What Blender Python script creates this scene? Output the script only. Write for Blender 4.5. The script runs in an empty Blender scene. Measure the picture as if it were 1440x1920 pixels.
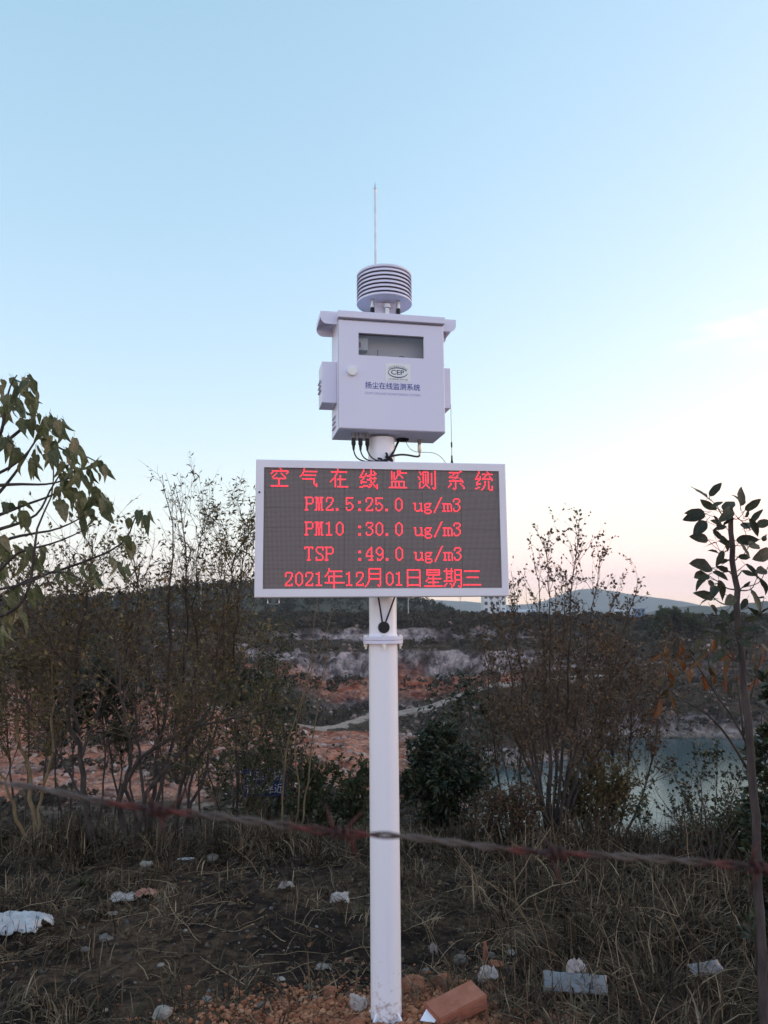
import bpy, bmesh, math, random
import numpy as np
from mathutils import Vector, Matrix, Euler

PI = math.pi
rad = math.radians
rng = np.random.default_rng(20211201)
random.seed(7)
sc = bpy.context.scene
COL = sc.collection

# ------------------------------------------------------------------ camera
cam = bpy.data.cameras.new('camera')
cam.sensor_fit = 'HORIZONTAL'
cam.sensor_width = 36.0
cam.lens = 36.05
cam.clip_start = 0.02
cam.clip_end = 30000
cam.dof.use_dof = True
cam.dof.focus_distance = 3.05
cam.dof.aperture_fstop = 11.5
cam_o = bpy.data.objects.new('camera', cam)
COL.objects.link(cam_o)
cam_o.matrix_world = (Matrix.Translation((0, 0, 1.5)) @ Matrix.Rotation(rad(97.5), 4, 'X')
                      @ Matrix.Rotation(rad(-0.5), 4, 'Z'))
sc.camera = cam_o

# ------------------------------------------------------------------ sky
SUN_EL, SUN_AZ = rad(10.0), rad(72.0)          # low sun, out of frame to the right (azimuth from +Y to +X)
world = bpy.data.worlds.new('World')
sc.world = world
world.use_nodes = True
wn, wl = world.node_tree.nodes, world.node_tree.links
wn.clear()
w_out = wn.new('ShaderNodeOutputWorld')
w_bg = wn.new('ShaderNodeBackground')
sky = wn.new('ShaderNodeTexSky')
sky.sky_type = 'NISHITA'
sky.sun_disc = False
sky.sun_elevation = SUN_EL
sky.sun_rotation = SUN_AZ
sky.altitude = 50
sky.air_density = 1.0
sky.dust_density = 0.6
sky.ozone_density = 1.0
# evening haze evens the sky out: a gentle power response per channel, the same over the whole dome
def wmath(op, a, b=None):
    k = wn.new('ShaderNodeMath'); k.operation = op
    for i, v in enumerate((a, b)):
        if v is None: continue
        if isinstance(v, (int, float)): k.inputs[i].default_value = v
        else: wl.new(v, k.inputs[i])
    return k.outputs[0]
w_sep = wn.new('ShaderNodeSeparateColor'); wl.new(sky.outputs['Color'], w_sep.inputs['Color'])
w_cmb = wn.new('ShaderNodeCombineColor')
for ch, p_, g_, top_ in (('Red', 0.72, 2.88, 1.75), ('Green', 0.50, 2.02, 1.27), ('Blue', 0.50, 2.15, 1.12)):
    wl.new(wmath('MINIMUM', wmath('MULTIPLY', wmath('POWER', wmath('MULTIPLY', w_sep.outputs[ch], 0.1), p_), g_ / 0.6), top_ / 0.6), w_cmb.inputs[ch])
# a few thin wisps of cloud low on the right
w_tc = wn.new('ShaderNodeTexCoord')
w_map = wn.new('ShaderNodeMapping'); w_map.inputs['Scale'].default_value = (6, 6, 26); w_map.inputs['Location'].default_value = (0.3, 1.2, 0.0)
wl.new(w_tc.outputs['Generated'], w_map.inputs['Vector'])
w_nz = wn.new('ShaderNodeTexNoise'); w_nz.inputs['Scale'].default_value = 1.0; w_nz.inputs['Detail'].default_value = 6; w_nz.inputs['Roughness'].default_value = 0.55
wl.new(w_map.outputs['Vector'], w_nz.inputs['Vector'])
w_dot = wn.new('ShaderNodeVectorMath'); w_dot.operation = 'DISTANCE'; w_dot.inputs[1].default_value = (0.435, 0.835, 0.332)
w_sc = wn.new('ShaderNodeVectorMath'); w_sc.operation = 'MULTIPLY'; w_sc.inputs[1].default_value = (1, 1, 3.2)
w_s2 = wn.new('ShaderNodeVectorMath'); w_s2.operation = 'MULTIPLY'; w_s2.inputs[0].default_value = (0.435, 0.835, 0.332); w_s2.inputs[1].default_value = (1, 1, 3.2)
wl.new(w_tc.outputs['Generated'], w_sc.inputs[0]); wl.new(w_sc.outputs['Vector'], w_dot.inputs[0]); wl.new(w_s2.outputs['Vector'], w_dot.inputs[1])
w_m1 = wn.new('ShaderNodeMapRange'); w_m1.interpolation_type = 'SMOOTHSTEP'
w_m1.inputs['From Min'].default_value = 0.16; w_m1.inputs['From Max'].default_value = 0.03; wl.new(w_dot.outputs['Value'], w_m1.inputs['Value'])
w_m2 = wn.new('ShaderNodeMapRange'); w_m2.interpolation_type = 'SMOOTHSTEP'
w_m2.inputs['From Min'].default_value = 0.42; w_m2.inputs['From Max'].default_value = 0.66; wl.new(w_nz.outputs['Fac'], w_m2.inputs['Value'])
w_f = wmath('MULTIPLY', wmath('MULTIPLY', w_m1.outputs['Result'], w_m2.outputs['Result']), 0.9)
w_mix = wn.new('ShaderNodeMix'); w_mix.data_type = 'RGBA'
wl.new(w_f, w_mix.inputs['Factor']); wl.new(w_cmb.outputs['Color'], w_mix.inputs['A']); w_mix.inputs['B'].default_value = (2.1, 2.05, 2.0, 1)
# unseen sky behind the camera, brightened and tinted violet to light the post's front
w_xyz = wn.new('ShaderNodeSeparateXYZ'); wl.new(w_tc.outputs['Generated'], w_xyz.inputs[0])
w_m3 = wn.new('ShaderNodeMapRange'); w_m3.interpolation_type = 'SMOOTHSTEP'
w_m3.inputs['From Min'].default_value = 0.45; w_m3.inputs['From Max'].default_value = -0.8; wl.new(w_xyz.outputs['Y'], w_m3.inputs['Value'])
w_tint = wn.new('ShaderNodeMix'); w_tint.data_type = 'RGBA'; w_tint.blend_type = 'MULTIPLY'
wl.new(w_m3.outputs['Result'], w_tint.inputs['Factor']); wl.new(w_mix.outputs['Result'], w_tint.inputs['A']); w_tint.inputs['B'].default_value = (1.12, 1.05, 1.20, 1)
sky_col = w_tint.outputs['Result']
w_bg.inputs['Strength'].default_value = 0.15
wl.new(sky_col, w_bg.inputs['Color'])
wl.new(w_bg.outputs['Background'], w_out.inputs['Surface'])

# ------------------------------------------------------------------ sun
sl = bpy.data.lights.new('sun', 'SUN')
sl.energy = 0.12
sl.angle = rad(12)
sl.color = (1.0, 0.80, 0.62)
so = bpy.data.objects.new('sun', sl)
COL.objects.link(so)
sun_dir = Vector((math.sin(SUN_AZ) * math.cos(SUN_EL), math.cos(SUN_AZ) * math.cos(SUN_EL), math.sin(SUN_EL)))
so.rotation_euler = sun_dir.to_track_quat('Z', 'Y').to_euler()
so.location = (30, 20, 30)

# ------------------------------------------------------------------ exposure
sc.view_settings.view_transform = 'Standard'
sc.view_settings.look = 'None'
sc.view_settings.gamma = 1.0
sc.view_settings.exposure = 2.0
sc.view_settings.use_curve_mapping = False
sc.render.engine = 'CYCLES'
sc.cycles.use_denoising = True
sc.cycles.max_bounces = 6
sc.cycles.diffuse_bounces = 3
sc.cycles.glossy_bounces = 3
sc.cycles.transmission_bounces = 4
sc.cycles.transparent_max_bounces = 12
sc.cycles.volume_bounces = 1

# ------------------------------------------------------------------ helpers
def tag(o, label=None, cat=None, group=None, kind=None):
    if label: o['label'] = label
    if cat: o['category'] = cat
    if group: o['group'] = group
    if kind: o['kind'] = kind
    return o

def link(name, me, mat=None, parent=None):
    o = bpy.data.objects.new(name, me)
    COL.objects.link(o)
    if mat is not None:
        me.materials.clear()
        me.materials.append(mat)
    if parent is not None:
        o.parent = parent
    return o

def empty(name, loc=(0, 0, 0), rz=0.0):
    o = bpy.data.objects.new(name, None)
    o.empty_display_size = 0.1
    COL.objects.link(o)
    o.location = loc
    o.rotation_euler = (0, 0, rz)
    return o

def arr_mesh(name, V, F3=None, F4=None, var=None, col=None, smooth=False):
    """mesh from numpy arrays: V (n,3), F3 (m,3), F4 (k,4)"""
    me = bpy.data.meshes.new(name)
    V = np.asarray(V, np.float32)
    me.vertices.add(len(V))
    me.vertices.foreach_set('co', V.ravel())
    loops, starts, totals, pos = [], [], [], 0
    for F, n in ((F3, 3), (F4, 4)):
        if F is None or len(F) == 0:
            continue
        F = np.asarray(F, np.int32)
        loops.append(F.ravel())
        starts.append(pos + np.arange(len(F)) * n)
        totals.append(np.full(len(F), n))
        pos += F.size
    L = np.concatenate(loops).astype(np.int32)
    S = np.concatenate(starts).astype(np.int32)
    me.loops.add(len(L))
    me.loops.foreach_set('vertex_index', L)
    me.polygons.add(len(S))
    me.polygons.foreach_set('loop_start', S)
    me.polygons.foreach_set('loop_total', np.concatenate(totals).astype(np.int32))
    me.polygons.foreach_set('use_smooth', np.full(len(S), bool(smooth)))
    me.update(calc_edges=True)
    me.validate()
    if var is not None:
        a = me.attributes.new('var', 'FLOAT', 'POINT')
        a.data.foreach_set('value', np.asarray(var, np.float32))
    if col is not None:
        a = me.attributes.new('Col', 'FLOAT_COLOR', 'POINT')
        c = np.ones((len(V), 4), np.float32)
        c[:, :3] = col
        a.data.foreach_set('color', c.ravel())
    return me

class Acc:
    """collects numpy pieces into one mesh"""
    def __init__(s): s.V, s.F3, s.F4, s.var, s.n = [], [], [], [], 0
    def add(s, V, F3=None, F4=None, var=0.5):
        V = np.asarray(V, float)
        if F3 is not None and len(F3): s.F3.append(np.asarray(F3) + s.n)
        if F4 is not None and len(F4): s.F4.append(np.asarray(F4) + s.n)
        s.var.append(np.broadcast_to(np.asarray(var, float), (len(V),)))
        s.V.append(V); s.n += len(V)
    def tube(s, pts, r, sides=4, var=0.5, cap=True):
        P = np.asarray(pts, float); n = len(P)
        r = np.broadcast_to(np.asarray(r, float), (n,))
        T = np.gradient(P, axis=0)
        T /= np.linalg.norm(T, axis=1)[:, None] + 1e-12
        m = T.mean(0)
        ref = np.array([0, 0, 1.0]) if abs(m[2]) < 0.8 * np.linalg.norm(m) + 1e-9 else np.array([1.0, 0, 0])
        A = np.cross(T, ref); A /= np.linalg.norm(A, axis=1)[:, None] + 1e-12
        B = np.cross(T, A)
        th = np.arange(sides) * 2 * PI / sides
        V = (P[:, None] + r[:, None, None] * (np.cos(th)[None, :, None] * A[:, None] + np.sin(th)[None, :, None] * B[:, None])).reshape(-1, 3)
        i = np.arange(n - 1)[:, None] * sides; j = np.arange(sides)[None]; k = (j + 1) % sides
        F4 = np.stack([i + j, i + k, i + sides + k, i + sides + j], -1).reshape(-1, 4)
        F3 = None
        if cap:
            V = np.vstack([V, P[:1], P[-1:]])
            a, b = n * sides, n * sides + 1
            jj = np.arange(sides); kk = (jj + 1) % sides; e = (n - 1) * sides
            F3 = np.vstack([np.stack([np.full(sides, a), kk, jj], -1), np.stack([np.full(sides, b), e + jj, e + kk], -1)])
        s.add(V, F3, F4, var)
    def box(s, lo, hi, var=0.5):
        x0, y0, z0 = lo; x1, y1, z1 = hi
        V = [(x0,y0,z0),(x1,y0,z0),(x1,y1,z0),(x0,y1,z0),(x0,y0,z1),(x1,y0,z1),(x1,y1,z1),(x0,y1,z1)]
        F = [(0,3,2,1),(4,5,6,7),(0,1,5,4),(1,2,6,5),(2,3,7,6),(3,0,4,7)]
        s.add(V, None, F, var)
    def mesh(s, name, smooth=False, with_var=True):
        return arr_mesh(name, np.vstack(s.V), np.vstack(s.F3) if s.F3 else None, np.vstack(s.F4) if s.F4 else None,
                        np.concatenate(s.var) if with_var else None, smooth=smooth)

def bevel_box(name, lo, hi, mat, parent=None, bev=0.003, seg=2):
    bm = bmesh.new()
    bmesh.ops.create_cube(bm, size=1)
    c = [(a + b) / 2 for a, b in zip(lo, hi)]; d = [b - a for a, b in zip(lo, hi)]
    for v in bm.verts:
        v.co = Vector((c[0] + v.co.x * d[0], c[1] + v.co.y * d[1], c[2] + v.co.z * d[2]))
    if bev > 0:
        bmesh.ops.bevel(bm, geom=bm.edges[:], offset=bev, segments=seg, affect='EDGES', profile=0.5)
    me = bpy.data.meshes.new(name); bm.to_mesh(me); bm.free()
    for p in me.polygons: p.use_smooth = False
    return link(name, me, mat, parent)

def lathe(name, prof, mat, parent=None, seg=48, loc=(0, 0, 0), smooth=True):
    """prof: list of (r, z) revolved about z"""
    n = len(prof); th = np.arange(seg) * 2 * PI / seg
    V = np.array([[(r * math.cos(t), r * math.sin(t), z) for t in th] for r, z in prof]).reshape(-1, 3) + np.array(loc)
    i = np.arange(n - 1)[:, None] * seg; j = np.arange(seg)[None]; k = (j + 1) % seg
    F = np.stack([i + j, i + k, i + seg + k, i + seg + j], -1).reshape(-1, 4)
    me = arr_mesh(name, V, None, F, smooth=smooth)
    o = link(name, me, mat, parent)
    if smooth:
        me.set_sharp_from_angle(angle=rad(35))
    return o

def vnoise(x, y, seed=0):
    """smooth 2-D value noise, vectorised, in -1..1"""
    x = np.asarray(x, float); y = np.asarray(y, float)
    xi = np.floor(x).astype(np.int64); yi = np.floor(y).astype(np.int64)
    xf = x - xi; yf = y - yi
    def h(a, b):
        n = (a * 374761393 + b * 668265263 + seed * 974634777) & 0xffffffff
        n = ((n ^ (n >> 13)) * 1274126177) & 0xffffffff
        n = (n ^ (n >> 16)) & 0xffff
        return n / 32767.5 - 1
    u = xf * xf * (3 - 2 * xf); v = yf * yf * (3 - 2 * yf)
    return (h(xi, yi) * (1 - u) + h(xi + 1, yi) * u) * (1 - v) + (h(xi, yi + 1) * (1 - u) + h(xi + 1, yi + 1) * u) * v

def fbm(x, y, oct=4, seed=0):
    s, a, t = 0, 1, 0
    for k in range(oct):
        s = s + a * vnoise(np.asarray(x) * 2 ** k + 17.3 * k, np.asarray(y) * 2 ** k - 9.1 * k, seed + k); t += a; a *= 0.5
    return s / t

def sstep(a, b, x):
    t = np.clip((np.asarray(x, float) - a) / (b - a), 0, 1)
    return t * t * (3 - 2 * t)

def text_mesh(name, body, size, parent, mat, loc, rot=(PI / 2, 0, 0), align='CENTER', width=None, extrude=0.0, xscale=1.0, offset=0.0):
    c = bpy.data.curves.new(name, 'FONT'); c.body = body; c.size = size; c.align_x = align; c.align_y = 'CENTER'
    c.extrude = extrude; c.resolution_u = 3; c.offset = offset
    t = bpy.data.objects.new(name, c); COL.objects.link(t)
    bpy.context.view_layer.update()
    me = bpy.data.meshes.new_from_object(t.evaluated_get(bpy.context.evaluated_depsgraph_get()))
    bpy.data.objects.remove(t)
    bpy.data.curves.remove(c)
    if width:
        xs = [v.co.x for v in me.vertices]; k = width / (max(xs) - min(xs)); m = (max(xs) + min(xs)) / 2 if align == 'CENTER' else 0
        for v in me.vertices: v.co.x = (v.co.x - m) * k
    if xscale != 1.0:
        for v in me.vertices: v.co.x *= xscale
    o = link(name, me, mat, parent); o.location = loc; o.rotation_euler = rot
    return o

# ------------------------------------------------------------------ materials
def nodes_of(name):
    m = bpy.data.materials.new(name); m.use_nodes = True
    nt = m.node_tree; n = nt.nodes; l = nt.links
    return m, n, l, n['Principled BSDF']

def noise_mat(name, c1, c2, scale=5.0, rough=0.8, bump=0.0, bscale=None, metal=0.0, spec=0.3, detail=5, c3=None, coords='Object', bdist=0.01, vscale=(1, 1, 1)):
    m, n, l, b = nodes_of(name)
    tc = n.new('ShaderNodeTexCoord')
    mp = n.new('ShaderNodeMapping'); mp.inputs['Scale'].default_value = vscale
    l.new(tc.outputs[coords], mp.inputs['Vector'])
    nz = n.new('ShaderNodeTexNoise'); nz.inputs['Scale'].default_value = scale; nz.inputs['Detail'].default_value = detail
    l.new(mp.outputs['Vector'], nz.inputs['Vector'])
    r = n.new('ShaderNodeValToRGB')
    r.color_ramp.elements[0].position = 0.32; r.color_ramp.elements[0].color = (*c1, 1)
    r.color_ramp.elements[1].position = 0.68; r.color_ramp.elements[1].color = (*c2, 1)
    if c3:
        e = r.color_ramp.elements.new(0.5); e.color = (*c3, 1)
    l.new(nz.outputs['Fac'], r.inputs['Fac'])
    l.new(r.outputs['Color'], b.inputs['Base Color'])
    b.inputs['Roughness'].default_value = rough
    b.inputs['Metallic'].default_value = metal
    b.inputs['Specular IOR Level'].default_value = spec
    if bump > 0:
        n2 = n.new('ShaderNodeTexNoise'); n2.inputs['Scale'].default_value = bscale or scale * 4; n2.inputs['Detail'].default_value = 6
        l.new(mp.outputs['Vector'], n2.inputs['Vector'])
        bp = n.new('ShaderNodeBump'); bp.inputs['Strength'].default_value = bump; bp.inputs['Distance'].default_value = bdist
        l.new(n2.outputs['Fac'], bp.inputs['Height']); l.new(bp.outputs['Normal'], b.inputs['Normal'])
    return m

def var_mat(name, stops, rough=0.7, spec=0.25, trans=0.0):
    """colour by the per-piece attribute 'var'; a share of light passes through when trans > 0"""
    m, n, l, b = nodes_of(name)
    at = n.new('ShaderNodeAttribute'); at.attribute_name = 'var'
    r = n.new('ShaderNodeValToRGB')
    while len(r.color_ramp.elements) < len(stops): r.color_ramp.elements.new(0.5)
    for e, (p, c) in zip(r.color_ramp.elements, stops): e.position = p; e.color = (*c, 1)
    l.new(at.outputs['Fac'], r.inputs['Fac']); l.new(r.outputs['Color'], b.inputs['Base Color'])
    b.inputs['Roughness'].default_value = rough; b.inputs['Specular IOR Level'].default_value = spec
    if trans > 0:
        t = n.new('ShaderNodeBsdfTranslucent'); l.new(r.outputs['Color'], t.inputs['Color'])
        mx = n.new('ShaderNodeMixShader'); mx.inputs['Fac'].default_value = trans
        l.new(b.outputs['BSDF'], mx.inputs[1]); l.new(t.outputs['BSDF'], mx.inputs[2])
        l.new(mx.outputs['Shader'], n['Material Output'].inputs['Surface'])
    return m

def col_mat(name, rough=0.9, bump=0.5, bscale=1.5, bdist=0.4, vary=0.35, nscale=0.8, spec=0.15):
    """albedo from the mesh attribute 'Col', broken up by fine noise"""
    m, n, l, b = nodes_of(name)
    at = n.new('ShaderNodeAttribute'); at.attribute_name = 'Col'
    tc = n.new('ShaderNodeTexCoord')
    nz = n.new('ShaderNodeTexNoise'); nz.inputs['Scale'].default_value = nscale; nz.inputs['Detail'].default_value = 8; nz.inputs['Roughness'].default_value = 0.65
    l.new(tc.outputs['Object'], nz.inputs['Vector'])
    mr = n.new('ShaderNodeMapRange'); mr.inputs['From Min'].default_value = 0.3; mr.inputs['From Max'].default_value = 0.7
    mr.inputs['To Min'].default_value = 1 - vary; mr.inputs['To Max'].default_value = 1 + vary
    l.new(nz.outputs['Fac'], mr.inputs['Value'])
    mu = n.new('ShaderNodeVectorMath'); mu.operation = 'SCALE'
    l.new(at.outputs['Color'], mu.inputs[0]); l.new(mr.outputs['Result'], mu.inputs['Scale'])
    l.new(mu.outputs['Vector'], b.inputs['Base Color'])
    b.inputs['Roughness'].default_value = rough; b.inputs['Specular IOR Level'].default_value = spec
    n2 = n.new('ShaderNodeTexNoise'); n2.inputs['Scale'].default_value = bscale; n2.inputs['Detail'].default_value = 8; n2.inputs['Roughness'].default_value = 0.6
    l.new(tc.outputs['Object'], n2.inputs['Vector'])
    bp = n.new('ShaderNodeBump'); bp.inputs['Strength'].default_value = bump; bp.inputs['Distance'].default_value = bdist
    l.new(n2.outputs['Fac'], bp.inputs['Height']); l.new(bp.outputs['Normal'], b.inputs['Normal'])
    return m

def emit_mat(name, col, strength):
    m, n, l, b = nodes_of(name)
    b.inputs['Base Color'].default_value = (0.05, 0.01, 0.012, 1)
    b.inputs['Emission Color'].default_value = (*col, 1); b.inputs['Emission Strength'].default_value = strength
    return m

M = {}
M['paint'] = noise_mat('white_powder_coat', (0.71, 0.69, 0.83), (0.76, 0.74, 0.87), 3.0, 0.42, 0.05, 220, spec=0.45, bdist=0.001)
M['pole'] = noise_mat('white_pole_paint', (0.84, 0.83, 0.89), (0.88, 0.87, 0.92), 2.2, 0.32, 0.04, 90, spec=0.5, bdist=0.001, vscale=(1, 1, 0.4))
def grime_paint(name, c1, c2, rough):
    """white paint, splashed with soil near its foot and faintly streaked"""
    m = noise_mat(name, c1, c2, 2.2, rough, 0.04, 90, spec=0.5, bdist=0.001, vscale=(1, 1, 0.4))
    n, l = m.node_tree.nodes, m.node_tree.links; b = n['Principled BSDF']
    src = b.inputs['Base Color'].links[0].from_socket
    tc = n.new('ShaderNodeTexCoord'); sp = n.new('ShaderNodeSeparateXYZ'); l.new(tc.outputs['Object'], sp.inputs[0])
    nz = n.new('ShaderNodeTexNoise'); nz.inputs['Scale'].default_value = 45; nz.inputs['Detail'].default_value = 8; nz.inputs['Roughness'].default_value = 0.7
    l.new(tc.outputs['Object'], nz.inputs['Vector'])
    mr = n.new('ShaderNodeMapRange'); mr.inputs['From Min'].default_value = 0.42; mr.inputs['From Max'].default_value = -0.05; mr.inputs['To Min'].default_value = -0.18; mr.inputs['To Max'].default_value = 0.16
    l.new(sp.outputs['Z'], mr.inputs['Value'])
    ad = n.new('ShaderNodeMath'); ad.operation = 'ADD'; l.new(mr.outputs['Result'], ad.inputs[0]); l.new(nz.outputs['Fac'], ad.inputs[1])
    r2 = n.new('ShaderNodeMapRange'); r2.inputs['From Min'].default_value = 0.56; r2.inputs['From Max'].default_value = 0.72; r2.inputs['To Max'].default_value = 0.75; l.new(ad.outputs[0], r2.inputs['Value'])
    st = n.new('ShaderNodeTexNoise'); st.inputs['Scale'].default_value = 60; st.inputs['Detail'].default_value = 4
    mp = n.new('ShaderNodeMapping'); mp.inputs['Scale'].default_value = (1, 1, 0.03); l.new(tc.outputs['Object'], mp.inputs['Vector']); l.new(mp.outputs['Vector'], st.inputs['Vector'])
    r3 = n.new('ShaderNodeMapRange'); r3.inputs['From Min'].default_value = 0.56; r3.inputs['From Max'].default_value = 0.75; r3.inputs['To Max'].default_value = 0.05; l.new(st.outputs['Fac'], r3.inputs['Value'])
    mx = n.new('ShaderNodeMath'); mx.operation = 'MAXIMUM'; l.new(r2.outputs['Result'], mx.inputs[0]); l.new(r3.outputs['Result'], mx.inputs[1])
    mix = n.new('ShaderNodeMix'); mix.data_type = 'RGBA'; l.new(mx.outputs[0], mix.inputs['Factor']); l.new(src, mix.inputs['A']); mix.inputs['B'].default_value = (0.30, 0.19, 0.13, 1)
    l.new(mix.outputs['Result'], b.inputs['Base Color'])
    return m
M['pole_foot'] = grime_paint('white_pole_paint_with_grime', (0.84, 0.83, 0.89), (0.88, 0.87, 0.92), 0.32)
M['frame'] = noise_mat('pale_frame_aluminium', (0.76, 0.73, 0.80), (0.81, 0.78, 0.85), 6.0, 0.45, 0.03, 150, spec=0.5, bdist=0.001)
M['steel'] = noise_mat('bright_steel', (0.55, 0.55, 0.55), (0.70, 0.70, 0.70), 20, 0.35, metal=0.9)
M['gland'] = noise_mat('dull_gland_metal', (0.20, 0.19, 0.20), (0.30, 0.29, 0.30), 20, 0.5, metal=0.5)
M['knob'] = noise_mat('white_lock_plastic', (0.82, 0.82, 0.80), (0.88, 0.88, 0.86), 12, 0.35)
M['black'] = noise_mat('black_rubber', (0.010, 0.010, 0.012), (0.02, 0.02, 0.022), 20, 0.5)
M['thin_wire'] = noise_mat('dark_thin_wire', (0.05, 0.055, 0.07), (0.08, 0.085, 0.10), 20, 0.5)
M['ink'] = noise_mat('blue_print_ink', (0.05, 0.075, 0.28), (0.07, 0.10, 0.34), 60, 0.6)
M['ink_pale'] = noise_mat('pale_blue_print_ink', (0.33, 0.34, 0.58), (0.37, 0.38, 0.62), 60, 0.6)
M['ink_dark'] = noise_mat('slate_print_ink', (0.05, 0.075, 0.12), (0.07, 0.095, 0.15), 60, 0.6)
M['sticker'] = noise_mat('white_sticker', (0.78, 0.80, 0.80), (0.84, 0.85, 0.84), 10, 0.4)
M['inside'] = noise_mat('grey_inner_sheet', (0.76, 0.74, 0.75), (0.82, 0.80, 0.80), 8, 0.5)
M['red_switch'] = noise_mat('red_switch_plastic', (0.30, 0.06, 0.05), (0.36, 0.08, 0.06), 30, 0.4)
M['led'] = emit_mat('lit_red_led', (1.0, 0.014, 0.040), 0.62)
M['led_core'] = emit_mat('lit_led_core', (1.0, 0.16, 0.19), 0.6)
def led_panel_mat():
    """unlit face of the LED tiles: rows of small grey lenses in dark resin, with fine louvre lines"""
    m, n, l, b = nodes_of('unlit_led_face')
    tc = n.new('ShaderNodeTexCoord')
    sp = n.new('ShaderNodeSeparateXYZ'); l.new(tc.outputs['Object'], sp.inputs[0])
    def mth(op, a, c=None):
        k = n.new('ShaderNodeMath'); k.operation = op
        for i, v in enumerate((a, c)):
            if v is None: continue
            if isinstance(v, (int, float)): k.inputs[i].default_value = v
            else: l.new(v, k.inputs[i])
        return k.outputs[0]
    fx = mth('SUBTRACT', mth('FRACT', mth('DIVIDE', mth('ADD', sp.outputs['X'], 9.5), 0.00475)), 0.5)
    fz = mth('SUBTRACT', mth('FRACT', mth('DIVIDE', mth('ADD', sp.outputs['Z'], 9.5), 0.00475)), 0.5)
    d = mth('SQRT', mth('ADD', mth('MULTIPLY', fx, fx), mth('MULTIPLY', fz, fz)))
    lens = mth('LESS_THAN', d, 0.36)
    r = n.new('ShaderNodeMix'); r.data_type = 'RGBA'
    r.inputs['A'].default_value = (0.068, 0.056, 0.055, 1); r.inputs['B'].default_value = (0.31, 0.255, 0.245, 1)
    l.new(lens, r.inputs['Factor'])
    l.new(r.outputs['Result'], b.inputs['Base Color'])
    b.inputs['Roughness'].default_value = 0.45
    bp = n.new('ShaderNodeBump'); bp.inputs['Strength'].default_value = 0.6; bp.inputs['Distance'].default_value = 0.001
    l.new(lens, bp.inputs['Height']); l.new(bp.outputs['Normal'], b.inputs['Normal'])
    return m
M['led_face'] = led_panel_mat()

def pane_mat():
    m, n, l, b = nodes_of('thin_clear_pane')
    t = n.new('ShaderNodeBsdfTransparent'); t.inputs['Color'].default_value = (0.92, 0.92, 0.93, 1)
    g = n.new('ShaderNodeBsdfGlossy'); g.inputs['Roughness'].default_value = 0.03
    f = n.new('ShaderNodeFresnel'); f.inputs['IOR'].default_value = 1.5
    mx = n.new('ShaderNodeMixShader')
    l.new(f.outputs[0], mx.inputs['Fac']); l.new(t.outputs[0], mx.inputs[1]); l.new(g.outputs[0], mx.inputs[2])
    l.new(mx.outputs[0], n['Material Output'].inputs['Surface'])
    return m
M['pane'] = pane_mat()

def plastic_film(name, col, alpha=0.35):
    m, n, l, b = nodes_of(name)
    tc = n.new('ShaderNodeTexCoord'); nz = n.new('ShaderNodeTexNoise'); nz.inputs['Scale'].default_value = 14; nz.inputs['Detail'].default_value = 5
    l.new(tc.outputs['Object'], nz.inputs['Vector'])
    r = n.new('ShaderNodeValToRGB'); r.color_ramp.elements[0].color = (*[c * 0.7 for c in col], 1); r.color_ramp.elements[1].color = (*col, 1)
    r.color_ramp.elements[0].position = 0.3; r.color_ramp.elements[1].position = 0.65
    l.new(nz.outputs['Fac'], r.inputs['Fac']); l.new(r.outputs['Color'], b.inputs['Base Color'])
    b.inputs['Roughness'].default_value = 0.35; b.inputs['Specular IOR Level'].default_value = 0.5
    t = n.new('ShaderNodeBsdfTransparent'); mx = n.new('ShaderNodeMixShader'); mx.inputs['Fac'].default_value = alpha
    l.new(b.outputs['BSDF'], mx.inputs[1]); l.new(t.outputs[0], mx.inputs[2])
    l.new(mx.outputs[0], n['Material Output'].inputs['Surface'])
    return m
M['bag'] = plastic_film('white_plastic_film', (0.70, 0.69, 0.70), 0.34)
M['strip'] = plastic_film('milky_plastic_sheet', (0.33, 0.32, 0.33), 0.42)
M['tissue'] = noise_mat('crumpled_tissue', (0.33, 0.275, 0.25), (0.60, 0.53, 0.49), 18, 0.85, 0.4, 60)
M['tissue_grey'] = noise_mat('dirty_tissue', (0.20, 0.17, 0.15), (0.38, 0.33, 0.295), 18, 0.9, 0.4, 60)
M['tissue_red'] = noise_mat('stained_tissue', (0.34, 0.12, 0.07), (0.56, 0.36, 0.28), 14, 0.9, 0.4, 60)
M['stone'] = noise_mat('pale_limestone', (0.20, 0.165, 0.135), (0.42, 0.37, 0.32), 22, 0.9, 0.5, 60)
M['stone_dark'] = noise_mat('dull_stone', (0.12, 0.10, 0.085), (0.24, 0.20, 0.17), 22, 0.9, 0.5, 60)
M['clod'] = noise_mat('red_clay', (0.20, 0.072, 0.040), (0.36, 0.15, 0.085), 30, 0.95, 0.7, 90)
M['brick'] = noise_mat('fired_brick', (0.30, 0.10, 0.062), (0.40, 0.155, 0.10), 22, 0.88, 0.35, 160, c3=(0.35, 0.13, 0.08))
M['bark'] = noise_mat('dark_bark', (0.030, 0.024, 0.022), (0.075, 0.060, 0.052), 30, 0.9, 0.6, 80, vscale=(1, 1, 0.25))
M['bark_grey'] = noise_mat('grey_bark', (0.035, 0.027, 0.027), (0.085, 0.068, 0.062), 40, 0.9, 0.6, 110, vscale=(1, 1, 0.25))
M['bark_pale'] = noise_mat('pale_stem', (0.14, 0.10, 0.055), (0.24, 0.18, 0.10), 30, 0.85, 0.3, 80, vscale=(1, 1, 0.25))
M['twig'] = noise_mat('brown_twig', (0.055, 0.038, 0.029), (0.16, 0.116, 0.082), 20, 0.9)
M['twig_dry'] = noise_mat('dry_straw_twig', (0.13, 0.10, 0.07), (0.24, 0.19, 0.13), 20, 0.9)
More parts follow.
